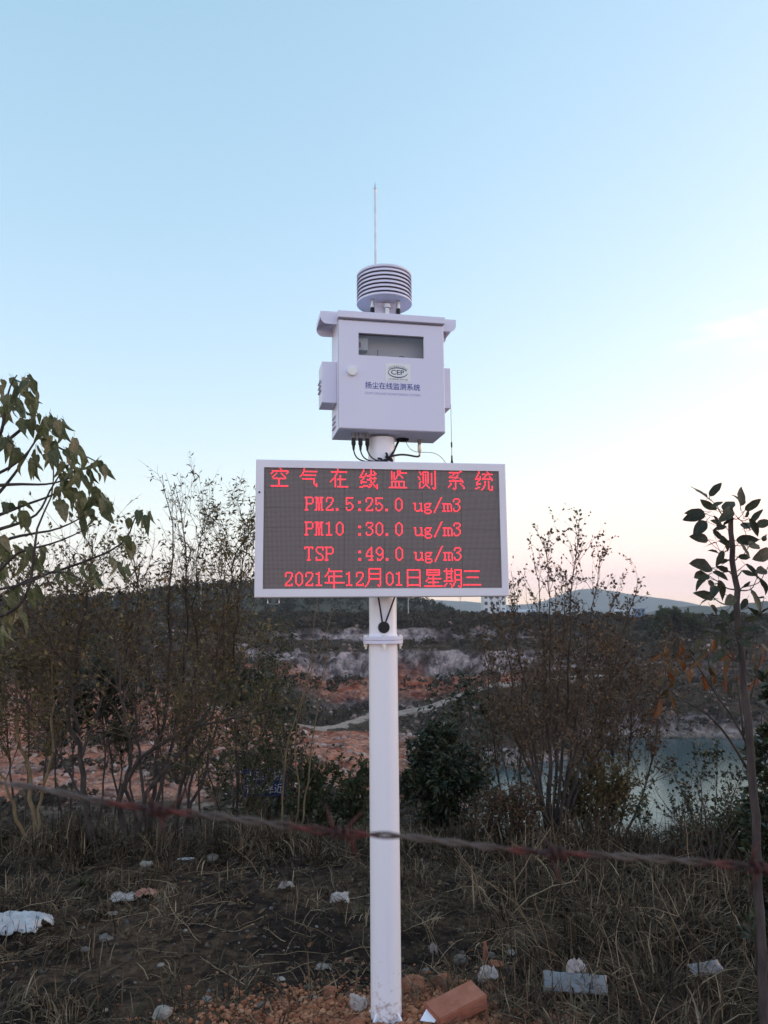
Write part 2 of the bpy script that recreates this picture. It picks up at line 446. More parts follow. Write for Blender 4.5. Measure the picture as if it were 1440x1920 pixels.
M['leaf_olive'] = var_mat('olive_small_leaf', [(0.0, (0.046, 0.037, 0.019)), (0.4, (0.105, 0.088, 0.038)), (0.75, (0.17, 0.135, 0.062)), (1.0, (0.26, 0.18, 0.09))], trans=0.25)
M['leaf_brown'] = var_mat('brown_small_leaf', [(0.0, (0.040, 0.027, 0.020)), (0.5, (0.095, 0.066, 0.042)), (0.85, (0.17, 0.122, 0.074)), (1.0, (0.24, 0.125, 0.065))], trans=0.2)
M['leaf_dark'] = var_mat('dark_evergreen_leaf', [(0.0, (0.012, 0.018, 0.012)), (0.5, (0.024, 0.036, 0.018)), (1.0, (0.050, 0.062, 0.028))], rough=0.42, spec=0.45, trans=0.1)
M['leaf_green'] = var_mat('green_leaf', [(0.0, (0.030, 0.042, 0.020)), (0.5, (0.055, 0.070, 0.032)), (1.0, (0.10, 0.10, 0.045))], trans=0.25)
M['grass_dry'] = var_mat('dry_grass', [(0.0, (0.022, 0.015, 0.011)), (0.35, (0.076, 0.051, 0.031)), (0.7, (0.20, 0.140, 0.085)), (1.0, (0.42, 0.31, 0.195))], rough=0.85, trans=0.15)
M['grass_green'] = var_mat('green_grass', [(0.0, (0.030, 0.040, 0.016)), (0.5, (0.055, 0.062, 0.026)), (1.0, (0.10, 0.095, 0.05))], rough=0.8, trans=0.2)
M['clod_var'] = var_mat('red_clay_crumbs', [(0.0, (0.14, 0.052, 0.028)), (0.5, (0.32, 0.12, 0.060)), (1.0, (0.50, 0.26, 0.15))], rough=0.95)
M['pebble'] = var_mat('small_pebbles', [(0.0, (0.05, 0.042, 0.038)), (0.6, (0.14, 0.125, 0.11)), (1.0, (0.32, 0.30, 0.27))], rough=0.9)
M['scrub'] = var_mat('hillside_scrub_leaf', [(0.0, (0.020, 0.015, 0.010)), (0.5, (0.045, 0.034, 0.020)), (1.0, (0.090, 0.064, 0.036))], trans=0.1)
M['forest'] = var_mat('far_forest_leaf', [(0.0, (0.014, 0.018, 0.014)), (0.5, (0.030, 0.033, 0.022)), (1.0, (0.055, 0.052, 0.032))], trans=0.1)
M['ground'] = col_mat('dark_weedy_soil', 0.95, 1.0, 34, 0.04, 0.75, 22)
M['terrain'] = col_mat('quarry_rock_and_soil', 0.95, 1.0, 0.7, 1.6, 0.75, 0.7)
M['track'] = noise_mat('pale_gravel_track', (0.24, 0.175, 0.135), (0.36, 0.28, 0.225), 0.6, 0.95, 0.3, 3)
M['plain'] = noise_mat('far_fields', (0.05, 0.05, 0.032), (0.10, 0.085, 0.06), 0.01, 0.95)
M['mountain'] = noise_mat('far_wooded_slopes', (0.035, 0.042, 0.030), (0.065, 0.070, 0.05), 0.01, 0.95)

# ================================================================== large structure
# ---- quarry bowl: cross-sections (distance, height) at a few bearings u = x / y
SECT = [
    (-0.60, [(5.2, 0), (8, -1.6), (30, -13), (60, -17.3), (85, -19.0), (118, -19.5), (130, -18.6), (140, -14.5), (152, -13.6), (163, -8.5), (190, -6), (230, -1), (262, 2), (330, 5)]),
    (-0.30, [(5.2, 0), (8, -1.6), (30, -13), (60, -17.3), (85, -19.0), (122, -20.0), (136, -18.8), (146, -14.8), (158, -13.8), (170, -9), (192, -6.5), (230, -1.5), (262, 1.5), (330, 4)]),
    (-0.06, [(5.2, 0), (8, -1.6), (30, -13), (60, -17.3), (88, -19.0), (108, -20.4), (113, -18.6), (130, -20.0), (150, -21.6), (172, -22.2), (185, -21.0), (195, -16.8), (206, -15.0), (212, -8.2), (224, -6.3), (230, -2.6), (262, 0.5), (330, 1)]),
    (0.04, [(5.2, 0), (8, -1.6), (30, -13), (60, -17.3), (88, -20.0), (112, -20.6), (130, -21.0), (150, -22.0), (172, -22.4), (186, -20.8), (196, -16.6), (206, -14.8), (211, -8.0), (224, -6.0), (229, -2.2), (262, 0.4), (330, 0)]),
    (0.13, [(5.2, 0), (8, -1.8), (30, -15), (60, -20), (90, -25.3), (128, -25.6), (143, -24.6), (147, -21.8), (165, -21.0), (185, -18.0), (197, -15.8), (206, -14.0), (213, -8.0), (226, -6.0), (233, -2.2), (262, 0.0), (330, -1)]),
    (0.34, [(5.2, 0), (8, -1.8), (30, -15), (60, -20), (90, -26), (160, -26.2), (168, -24.4), (176, -20.5), (200, -15), (214, -9.5), (240, -4.5), (266, -1.2), (330, -2.0)]),
    (0.70, [(5.2, 0), (8, -1.8), (30, -15), (60, -20), (90, -26), (168, -26.2), (176, -24.0), (184, -19.0), (205, -13), (222, -7.5), (245, -3.5), (270, -1.5), (330, -3)]),
]
SU = np.array([s[0] for s in SECT])
def section_height(u, d):
    u = np.clip(u, SU[0], SU[-1])
    zs = np.stack([np.interp(d, [p[0] for p in s[1]], [p[1] for p in s[1]]) for s in SECT])
    k = np.clip(np.searchsorted(SU, u) - 1, 0, len(SU) - 2)
    t = (u - SU[k]) / (SU[k + 1] - SU[k]); t = t * t * (3 - 2 * t)
    flat = np.arange(zs.shape[1])
    return zs[k, flat] * (1 - t) + zs[k + 1, flat] * t

def far_height(x, y):
    shp = np.shape(x); x = np.ravel(x).astype(float); y = np.ravel(y).astype(float)
    far = sstep(60, 110, y)
    d = y + far * (5.0 * fbm(x / 26, y / 60, 3, 11) + 1.6 * vnoise(x / 4.5, y / 9, 15))
    z = section_height(x / np.maximum(y, 1), d)
    z1 = section_height(x / np.maximum(y, 1), d + 2.0)
    steep = np.clip((z1 - z) / 2.0, 0, 1.2)
    rough = 0.55 + 1.9 * steep
    ridg = 1 - np.abs(fbm(x / 5, y / 4 + z / 3, 5, 31)) * 2.4
    z = z + far * rough * (0.9 * ridg - 0.4 + 0.7 * fbm(x / 2.2, y / 2.2 + z, 3, 41)) + sstep(9, 30, y) * 0.5 * fbm(x / 7, y / 7, 3, 51)
    q = z + 0.9 * fbm(x / 5, y / 9, 3, 61); st = 1.5; fr = q / st - np.floor(q / st)
    ledge = (np.floor(q / st) + sstep(0.5, 0.95, fr)) * st - (q - z)
    k = far * np.clip(steep * 1.6, 0, 0.85)
    z = z * (1 - k) + ledge * k
    return z.reshape(shp), steep.reshape(shp)

def near_height(x, y):
    x = np.asarray(x, float); y = np.asarray(y, float)
    edge = 5.35 + 0.25 * vnoise(x / 1.3, x * 0 + 3.3, 71)
    t = np.maximum(y - edge, 0)
    z = -0.62 * (np.sqrt(t * t + 0.09) - 0.3)
    z = z + 0.035 * fbm(x / 0.7, y / 0.7, 3, 72) + 0.028 * fbm(x / 0.17, y / 0.17, 4, 73)
    d2 = ((x + 0.02) / 0.62) ** 2 + ((y - 2.98) / 0.40) ** 2
    z = z + 0.035 * np.exp(-d2 * 1.2) * sstep(0.0, 0.5, np.hypot(x + 0.008, y - 3.05) / 0.25 + 0.2) - 0.02
    return z

def build_ground():
    xs = np.concatenate([np.linspace(-5.5, -2.7, 40)[:-1], np.linspace(-2.7, 2.7, 300), np.linspace(2.7, 5.5, 40)[1:]]); ys = np.concatenate([np.linspace(-4, 2.4, 40), np.linspace(2.45, 6.0, 210), np.linspace(6.05, 6.6, 12), np.linspace(6.7, 9.6, 30)])
    X, Y = np.meshgrid(xs, ys)
    Z = near_height(X, Y)
    n, m = X.shape
    V = np.stack([X, Y, Z], -1).reshape(-1, 3)
    i = np.arange(n - 1)[:, None] * m; j = np.arange(m - 1)[None]
    F = np.stack([i + j, i + j + 1, i + m + j + 1, i + m + j], -1).reshape(-1, 4)
    red = np.exp(-(((X + 0.02) / 0.62) ** 2 + ((Y - 2.94) / 0.36) ** 2) ** 1.5) + 0.35 * fbm(X / 0.15, Y / 0.15, 3, 81)
    red = sstep(0.25, 0.6, red)[..., None]
    soil = np.array([0.024, 0.0150, 0.0115]); soil2 = np.array([0.105, 0.064, 0.040]); clay = np.array([0.23, 0.088, 0.050])
    k = sstep(0.3, 0.8, 0.5 + 0.5 * fbm(X / 0.4, Y / 0.4, 4, 82) + 0.35 * fbm(X / 0.05, Y / 0.05, 2, 83))[..., None]
    C = (soil * (1 - k) + soil2 * k) * (1 - red) + clay * red
    me = arr_mesh('ground', V, None, F, col=C.reshape(-1, 3), smooth=True)
    tag(link('ground', me, M['ground']), kind='structure')

TR = np.array([(-34, 151), (-24, 155), (-14, 158), (-9.5, 163), (-7.0, 170), (-3.7, 177), (3, 181), (10, 184), (18.3, 188), (29, 192), (42, 196), (58, 200)], float)
def build_quarry():
    us = np.concatenate([np.linspace(-1.3, -0.6, 40)[:-1], np.linspace(-0.6, 0.6, 430), np.linspace(0.6, 1.3, 40)[1:]])
    ys = np.concatenate([np.linspace(7.5, 70, 45)[:-1], np.linspace(70, 160, 130)[:-1], np.linspace(160, 240, 270), np.linspace(240.5, 270, 34), np.linspace(270, 340, 14)[1:]])
    U, Y = np.meshgrid(us, ys)
    X = U * Y
    Z, S = far_height(X, Y)
    n, m = X.shape
    V = np.stack([X, Y, Z], -1).reshape(-1, 3)
    i = np.arange(n - 1)[:, None] * m; j = np.arange(m - 1)[None]
    F = np.stack([i + j, i + j + 1, i + m + j + 1, i + m + j], -1).reshape(-1, 4)
    # real albedos: grey-violet rock on the cliffs, red earth on some benches and banks, brown scrubby soil elsewhere
    rock = np.array([0.060, 0.044, 0.041]); rock_l = np.array([0.47, 0.385, 0.37]); red = np.array([0.32, 0.080, 0.040]); pink = np.array([0.46, 0.215, 0.14])
    soil = np.array([0.085, 0.056, 0.038]); olive = np.array([0.050, 0.040, 0.022])
    nz = 0.5 + 0.5 * fbm(X / 9, Y / 9, 4, 101); n2 = sstep(0.15, 0.85, 0.5 + 0.75 * fbm(X / 2.6, Y / 3 + Z / 1.6, 4, 102)); n3 = 0.5 + 0.5 * fbm(X / 16, Y / 14, 3, 103)
    e = lambda a: a[..., None]
    base = soil * e(nz) + olive * e(1 - nz)
    cliff = sstep(0.28, 0.55, S + 0.25 * (n2 - 0.5))
    C = base * e(1 - cliff) + (rock * e(n2) + rock_l * e(1 - n2)) * e(cliff)
    # red earth: a bench under the grey cliff, the left bank and the pit floor
    r1 = 1.25 * np.exp(-((Y - (199 + 2.5 * vnoise(X / 12, X * 0, 105))) / 7.0) ** 2) * sstep(-60, -20, X) * (1 - sstep(26, 46, X))
    left = (1 - sstep(-0.20, -0.06, U))
    r2 = 1.2 * np.exp(-((Y - 141) / 15.0) ** 2) * left
    r3 = sstep(84, 95, Y) * (1 - sstep(150, 165, Y)) * (1 - sstep(-0.01, 0.07, U)) * 1.05
    rr = np.clip(1.5 * np.maximum(np.maximum(r1 * 0.9, r2), r3) - 0.75 * n3, 0, 1)
    C = C * e(1 - rr) + (red * e(n2) + pink * e(1 - n2)) * e(rr)
    rub = 0.6 * sstep(0.72, 0.85, n2) * left * sstep(80, 90, Y) * (1 - sstep(150, 160, Y))
    C = C * e(1 - 0.8 * rub) + np.array([0.50, 0.34, 0.26]) * e(0.8 * rub)
    shore = np.exp(-((Z + 24.2) / 0.7) ** 2) * sstep(0.05, 0.12, U) * sstep(120, 140, Y)
    C = C * e(1 - 0.7 * shore) + np.array([0.38, 0.30, 0.26]) * e(0.7 * shore)
    me = arr_mesh('quarry_terrain', V, None, F, col=C.reshape(-1, 3))
    tag(link('quarry_terrain', me, M['terrain']), kind='structure')

def build_track():
    t = np.linspace(0, len(TR) - 1, 110)
    cx = np.interp(t, np.arange(len(TR)), TR[:, 0]); cy = np.interp(t, np.arange(len(TR)), TR[:, 1])
    k = np.ones(9) / 9
    cx[4:-4] = np.convolve(cx, k, 'valid'); cy[4:-4] = np.convolve(cy, k, 'valid')
    dx, dy = np.gradient(cx), np.gradient(cy); L = np.hypot(dx, dy); nx, ny = -dy / L, dx / L
    zc = np.max([far_height(cx + nx * o, cy + ny * o)[0] for o in (-2.2, -1.1, 0, 1.1, 2.2)], axis=0)
    kk = np.ones(7) / 7; zs = zc.copy(); zs[3:-3] = np.convolve(zc, kk, 'valid')
    rows = []
    w = 1.25 + 0.35 * vnoise(t * 2.1, t * 0, 5)
    for o, dz in ((-1.15, -1.6), (-1, 0.15), (-0.33, 0.05), (0.33, 0.05), (1, 0.2), (1.15, -1.6)):
        rows.append(np.stack([cx + nx * o * w, cy + ny * o * w, zs + dz + o * 0.25], -1))
    V = np.stack(rows, 1).reshape(-1, 3); m = 6; n = len(t)
    i = np.arange(n - 1)[:, None] * m; j = np.arange(m - 1)[None]
    F = np.stack([i + j, i + j + 1, i + m + j + 1, i + m + j], -1).reshape(-1, 4)
    tag(link('dirt_track', arr_mesh('dirt_track', V, None, F), M['track']), kind='structure')

def build_water():
    V = [(8, 70, -25), (150, 70, -25), (190, 182, -25), (10, 182, -25)]
    m, n, l, b = nodes_of('green_lake_water')
    b.inputs['Base Color'].default_value = (0.030, 0.060, 0.066, 1)
    b.inputs['Roughness'].default_value = 0.16; b.inputs['Specular IOR Level'].default_value = 0.5; b.inputs['IOR'].default_value = 1.33
    tc = n.new('ShaderNodeTexCoord'); nz = n.new('ShaderNodeTexNoise'); nz.inputs['Scale'].default_value = 1.2; nz.inputs['Detail'].default_value = 4
    l.new(tc.outputs['Object'], nz.inputs['Vector'])
    bp = n.new('ShaderNodeBump'); bp.inputs['Strength'].default_value = 0.15; bp.inputs['Distance'].default_value = 0.05
    l.new(nz.outputs['Fac'], bp.inputs['Height']); l.new(bp.outputs['Normal'], b.inputs['Normal'])
    tag(link('water', arr_mesh('water', V, None, [(0, 1, 2, 3)]), m), kind='structure')

def ridge(name, crest, Y, half, mat, foot=-8, jag=0.0, cols=200, rows=18, seed=1):
    """a long hill: crest = list of (x, height) at distance Y, falling to foot over half metres each way"""
    xs = np.linspace(crest[0][0], crest[-1][0], cols); h = np.interp(xs, [c[0] for c in crest], [c[1] for c in crest])
    k = np.ones(7) / 7; h[3:-3] = np.convolve(h, k, 'valid')
    vs = np.linspace(-1, 1, rows)
    X, Vv = np.meshgrid(xs, vs); Hh = np.broadcast_to(h, X.shape)
    prof = np.cos(np.clip(np.abs(Vv), 0, 1) * PI / 2) ** 1.2
    sc_ = half * 0.6
    Yy = Y + Vv * half + 0.25 * half * vnoise(X / sc_, X * 0, seed)
    Z = foot + (Hh - foot) * prof * (1 + 0.10 * fbm(X / sc_, Yy / sc_, 4, seed + 3) * (np.abs(Vv) > 0.05)) + jag * fbm(X / (half * 0.08), Yy / (half * 0.1), 3, seed + 9)
    V = np.stack([X, Yy, Z], -1).reshape(-1, 3)
    i = np.arange(rows - 1)[:, None] * cols; j = np.arange(cols - 1)[None]
    F = np.stack([i + j, i + j + 1, i + cols + j + 1, i + cols + j], -1).reshape(-1, 4)
    o = tag(link(name, arr_mesh(name, V, None, F, smooth=True), mat), kind='structure')
    return xs, h

def leaf_clumps(acc, C, R, n, size, rngl, flat=0.8, var_shift=None):
    """n leafy faces per clump spread through ellipsoids at C with radii R"""
    k = len(C)
    d = rngl.normal(size=(k, n, 3)); d /= np.linalg.norm(d, axis=2)[..., None]
    r = rngl.uniform(0.35, 1.0, (k, n, 1)) ** 0.6
    P = C[:, None] + d * r * R[:, None]
    S = size * rngl.uniform(0.6, 1.5, (k, n, 1)) * R[:, None, :1]
    a = rngl.normal(size=(k, n, 3)); a /= np.linalg.norm(a, axis=2)[..., None]
    b = np.cross(a, rngl.normal(size=(k, n, 3))); b /= np.linalg.norm(b, axis=2)[..., None]
    c = np.cross(a, b)
    V = np.stack([P - a * S, P + b * S * 0.7 + c * S * 0.2, P + a * S, P - b * S * 0.7 + c * S * 0.2], 2).reshape(-1, 3)
    F = np.arange(len(V)).reshape(-1, 4)
    va = rngl.uniform(0, 1, (k, n, 1)) * 0.7 + rngl.uniform(0, 0.3, (k, 1, 1)) + (0 if var_shift is None else var_shift[:, None, None])
    acc.add(V, None, F, np.clip(np.repeat(va, 4, axis=2), 0, 1).ravel())

def build_far():
    g = np.array([-30000, -1500, -600, -350, 350, 600, 1500, 30000.0])
    X, Y = np.meshgrid(np.linspace(-9000, 9000, 60), np.array([310, 340, 400, 520, 700, 1000, 1500, 2200, 3200, 4600, 6500, 9500.0]))
    Z = -5.0 - sstep(320, 700, Y) * 3 + 1.0 * fbm(X / 300, Y / 200, 3, 7) * sstep(330, 500, Y)
    Z = np.where(Y < 330, -9.0, Z)
    n, m = X.shape
    i = np.arange(n - 1)[:, None] * m; j = np.arange(m - 1)[None]
    F = np.stack([i + j, i + j + 1, i + m + j + 1, i + m + j], -1).reshape(-1, 4)
    tag(link('plain', arr_mesh('plain', np.stack([X, Y, Z], -1).reshape(-1, 3), None, F), M['plain']), kind='structure')
    # wooded hill left of and behind the display
    pxh = [(-900, 1128), (-300, 1122), (0, 1118), (120, 1116), (230, 1112), (300, 1099), (380, 1090), (470, 1087), (560, 1092), (660, 1104), (745, 1117), (800, 1126), (845, 1147), (880, 1170), (960, 1180)]
    Yh = 420.0
    crest = [((p - 720) / 1442 * Yh, 1.5 + (1150 - q) / 1442 * Yh - 3.2) for p, q in pxh]
    xs, h = ridge('wooded_hill', crest, Yh, 95, M['plain'], foot=-7, seed=3)
    acc = Acc(); r = np.random.default_rng(5)
    N = 2600
    x = r.uniform(-380, 75, N); v = np.concatenate([r.uniform(-0.95, 0.05, N - 700), r.normal(0, 0.05, 700)])
    hz = np.interp(x, xs, h); z = -7 + (hz + 7) * np.cos(np.clip(np.abs(v), 0, 1) * PI / 2) ** 1.2
    y = Yh + v * 95 + 0.25 * 95 * vnoise(x / 57, x * 0, 3)
    hh = r.uniform(1.6, 3.4, N)
    leaf_clumps(acc, np.stack([x, y, z + hh * 0.8], -1), np.stack([hh * 0.62, hh * 0.62, hh * 1.05], -1), 34, 0.30, r)
    tag(link('forest', acc.mesh('forest'), M['forest']), 'dark wooded mass covering the hill behind the display', 'forest', kind='stuff')
    # mountains on the right
    Ym = 5200.0
    pm = [(300, 1150), (600, 1136), (800, 1126), (880, 1130), (960, 1137), (1000, 1134), (1032, 1125), (1055, 1113), (1080, 1109), (1110, 1108), (1140, 1111), (1174, 1119), (1205, 1122), (1238, 1128), (1275, 1136), (1307, 1144), (1400, 1149), (1700, 1146), (2300, 1140)]
    ridge('mountain', [((p - 720) / 1442 * Ym, 1.5 + (1150 - q) / 1442 * Ym) for p, q in pm], Ym, 420, M['mountain'], foot=-20, jag=4, cols=320, seed=21)
    Yn = 1700.0
    pn = [(1100, 1166), (1180, 1163), (1225, 1154), (1255, 1146), (1285, 1141), (1320, 1143), (1350, 1147), (1395, 1141), (1440, 1134), (1560, 1132), (1800, 1140), (2300, 1145)]
    ridge('hills', [((p - 720) / 1442 * Yn, 1.5 + (1150 - q) / 1442 * Yn) for p, q in pn], Yn, 330, M['mountain'], foot=-14, jag=3, cols=260, seed=33)

def build_boulders():
    """blocky rubble below the cliffs and on the pit floor"""
    r = np.random.default_rng(91); N = 9000
    y = np.concatenate([r.uniform(88, 165, 5000), r.uniform(165, 235, 4000)]); u = r.uniform(-0.6, 0.55, N); x = u * y
    z, s = far_height(x, y)
    nz = fbm(x / 10, y / 8, 3, 140)
    keep = (z > -24.6) & (((y < 165) & (u < 0.12) & (nz > -0.05)) | ((y >= 165) & (s > 0.18) & (nz > -0.1)) | ((y > 158) & (u < 0.12) & (nz > 0.05)))
    x, y, z = x[keep], y[keep], z[keep]
    R = np.clip(r.lognormal(-1.2, 0.5, len(x)), 0.12, 1.0)
    acc = Acc(); ico_pieces(acc, np.stack([x, y, z + R * 0.3], -1), R, r, 0.8)
    lefty = x / y < 0.05
    m = var_mat('quarry_rubble', [(0.0, (0.085, 0.045, 0.037)), (0.5, (0.27, 0.165, 0.135)), (1.0, (0.50, 0.385, 0.335))], rough=0.95)
    tag(link('rubble', acc.mesh('rubble'), m), 'pale and pinkish broken rock strewn over the quarry', 'rubble', kind='stuff')

def build_scrub():
    """scrub on benches, banks and the far rim of the quarry"""
    r = np.random.default_rng(77); N = 9000
    y = np.concatenate([r.uniform(84, 232, N - 3800), r.uniform(226, 275, 3800)]); u = r.uniform(-0.72, 0.72, N); x = u * y
    z, s = far_height(x, y)
    nz = fbm(x / 14, y / 10, 3, 120)
    dt = np.min(np.hypot(x[:, None] - TR[None, :, 0], y[:, None] - TR[None, :, 1]), axis=1)
    keep = (s < 0.55) & ((nz > -0.02) | (y > 228) & (nz > -0.35)) & (z > -24.3) & (dt > 4.5)
    keep |= (y > 158) & (y < 200) & (u < 0.2) & (s < 0.4) & (nz > -0.5) & (dt > 3.6)
    keep &= ~((y > 100) & (y < 160) & (u < 0.04) & (nz < 0.28))
    right = (u > 0.08) & (y > 150) & (z > -23)
    keep |= right & (nz > -0.28) & (s < 0.8)
    x, y, z = x[keep], y[keep], z[keep]
    R = r.uniform(0.5, 1.5, len(x)) * np.where(y > 226, 1.15, 1.0)
    acc = Acc()
    leaf_clumps(acc, np.stack([x, y, z + R * 0.55], -1), np.stack([R, R, R * 0.8], -1), 26, 0.30, r, var_shift=0.15 * vnoise(x / 20, y / 20, 9))
    # scrub down the near slope, between the bank and the pit
    y = r.uniform(8.5, 84, 4200); x = r.uniform(-0.75, 0.75, 4200) * y; k2 = fbm(x / 5, y / 5, 3, 130) > -0.25; x, y = x[k2], y[k2]
    z, s = far_height(x, y); R = r.uniform(0.12, 0.34, len(x)) * (1 + y / 40)
    leaf_clumps(acc, np.stack([x, y, z + R * 0.5], -1), np.stack([R, R, R * 0.8], -1), 30, 0.22, r)
    tag(link('scrub', acc.mesh('scrub'), M['scrub']), 'brown olive scrub covering the quarry benches and rim', 'scrub', kind='stuff')
# ================================================================== far buildings
def build_buildings():
    wall = noise_mat('white_render_wall', (0.62, 0.62, 0.60), (0.74, 0.74, 0.72), 0.5, 0.8)
    glass = noise_mat('dark_window', (0.03, 0.035, 0.045), (0.06, 0.065, 0.08), 0.5, 0.2)
    blue = noise_mat('blue_sheet_wall', (0.12, 0.20, 0.34), (0.17, 0.26, 0.40), 0.2, 0.6)
    roof = noise_mat('pale_roof', (0.40, 0.42, 0.46), (0.55, 0.56, 0.58), 0.2, 0.7)
    tile = noise_mat('red_tile_roof', (0.22, 0.09, 0.06), (0.30, 0.13, 0.09), 0.5, 0.8)
    def house(name, label, c, w, d, h, wm, rm, nx, nz, pitch=0.0, rz=0.0):
        t = empty(name, c, rz); tag(t, label, 'building')
        a = Acc(); a.box((-w / 2, -d / 2, -3), (w / 2, d / 2, h)); link('wall', a.mesh('wall'), wm, t)
        a = Acc()
        if pitch:
            o = 0.5
            V = [(-w/2-o,-d/2-o,h),(w/2+o,-d/2-o,h),(w/2+o,d/2+o,h),(-w/2-o,d/2+o,h),(-w/2-o,0,h+pitch),(w/2+o,0,h+pitch)]
            a.add(V, [(0,4,3),(1,2,5)], [(0,1,5,4),(2,3,4,5),(0,3,2,1)])
        else:
            a.box((-w/2-0.3, -d/2-0.3, h), (w/2+0.3, d/2+0.3, h + 0.5))
        link('roof', a.mesh('roof'), rm, t)
        a = Acc(); ww, wh = w / nx * 0.5, h / nz * 0.5
        a.box((-ww/2, -0.08, -wh/2), (ww/2, 0.08, wh/2)); me = a.mesh('window')
        me.materials.append(glass)
        for i in range(nx):
            for j in range(nz):
                o = link('window', me, None, t); o.location = (-w/2 + (i + 0.5) * w / nx, -d/2 - 0.02, (j + 0.55) * h / nz)
        return t
    house('apartment_block', 'white flat-roofed block with dark windows beside the display corner', (54.7814, 390.0000, 0.9823), 11.5, 8, 9.6, wall, roof, 4, 3, 0)
    house('low_shed', 'low pale shed standing right of the white flat-roofed block', (66.1079, 380.0000, -1.1849), 16, 7, 2.8, wall, roof, 6, 1, 1.2)
    house('factory_building', 'blue and white factory building below the far mountain', (197.8035, 640.0000, -5.9460), 18, 12, 7.5, wall, roof, 6, 2, 1.5)
    house('factory_tower', 'narrow blue tower block at the right end of the factory', (207.0405, 632.0000, -5.9541), 7.0, 9, 9.5, blue, roof, 2, 3, 0)
    house('white_hut', 'small pale square hut above the olive bush', (126.4344, 330.0000, -6.5820), 5.4, 4, 3.8, wall, roof, 2, 1, 0)
    house('tiled_house', 'low red roofed house left of the tall sapling', (123.8920, 300.0000, -7.3465), 9.5, 6, 2.4, wall, tile, 4, 1, 1.6)
    pm = noise_mat('concrete_pole', (0.42, 0.40, 0.37), (0.55, 0.53, 0.50), 2, 0.8)
    for name, c, h, lab in (('utility_pole', (7.9413, 262.0000, -2.1635), 9.5, 'pale concrete utility pole just right of the white post'),
                            ('utility_pole', (29.3110, 300.0000, -0.8302), 8.5, 'thin utility pole under the right half of the display'),
                            ('utility_pole', (-71.3125, 300.0000, 2.0834), 12.0, 'thin utility pole rising behind the shrubs left of the display')):
        t = empty(name, c); tag(t, lab, 'pole', 'utility poles beyond the quarry')
        a = Acc(); a.tube([(0, 0, -2.5), (0, 0, h)], [0.22, 0.13], 8); link('shaft', a.mesh('shaft'), pm, t)
        a = Acc(); a.box((-0.8, -0.06, h - 0.55), (0.8, 0.06, h - 0.42)); link('crossarm', a.mesh('crossarm'), pm, t)

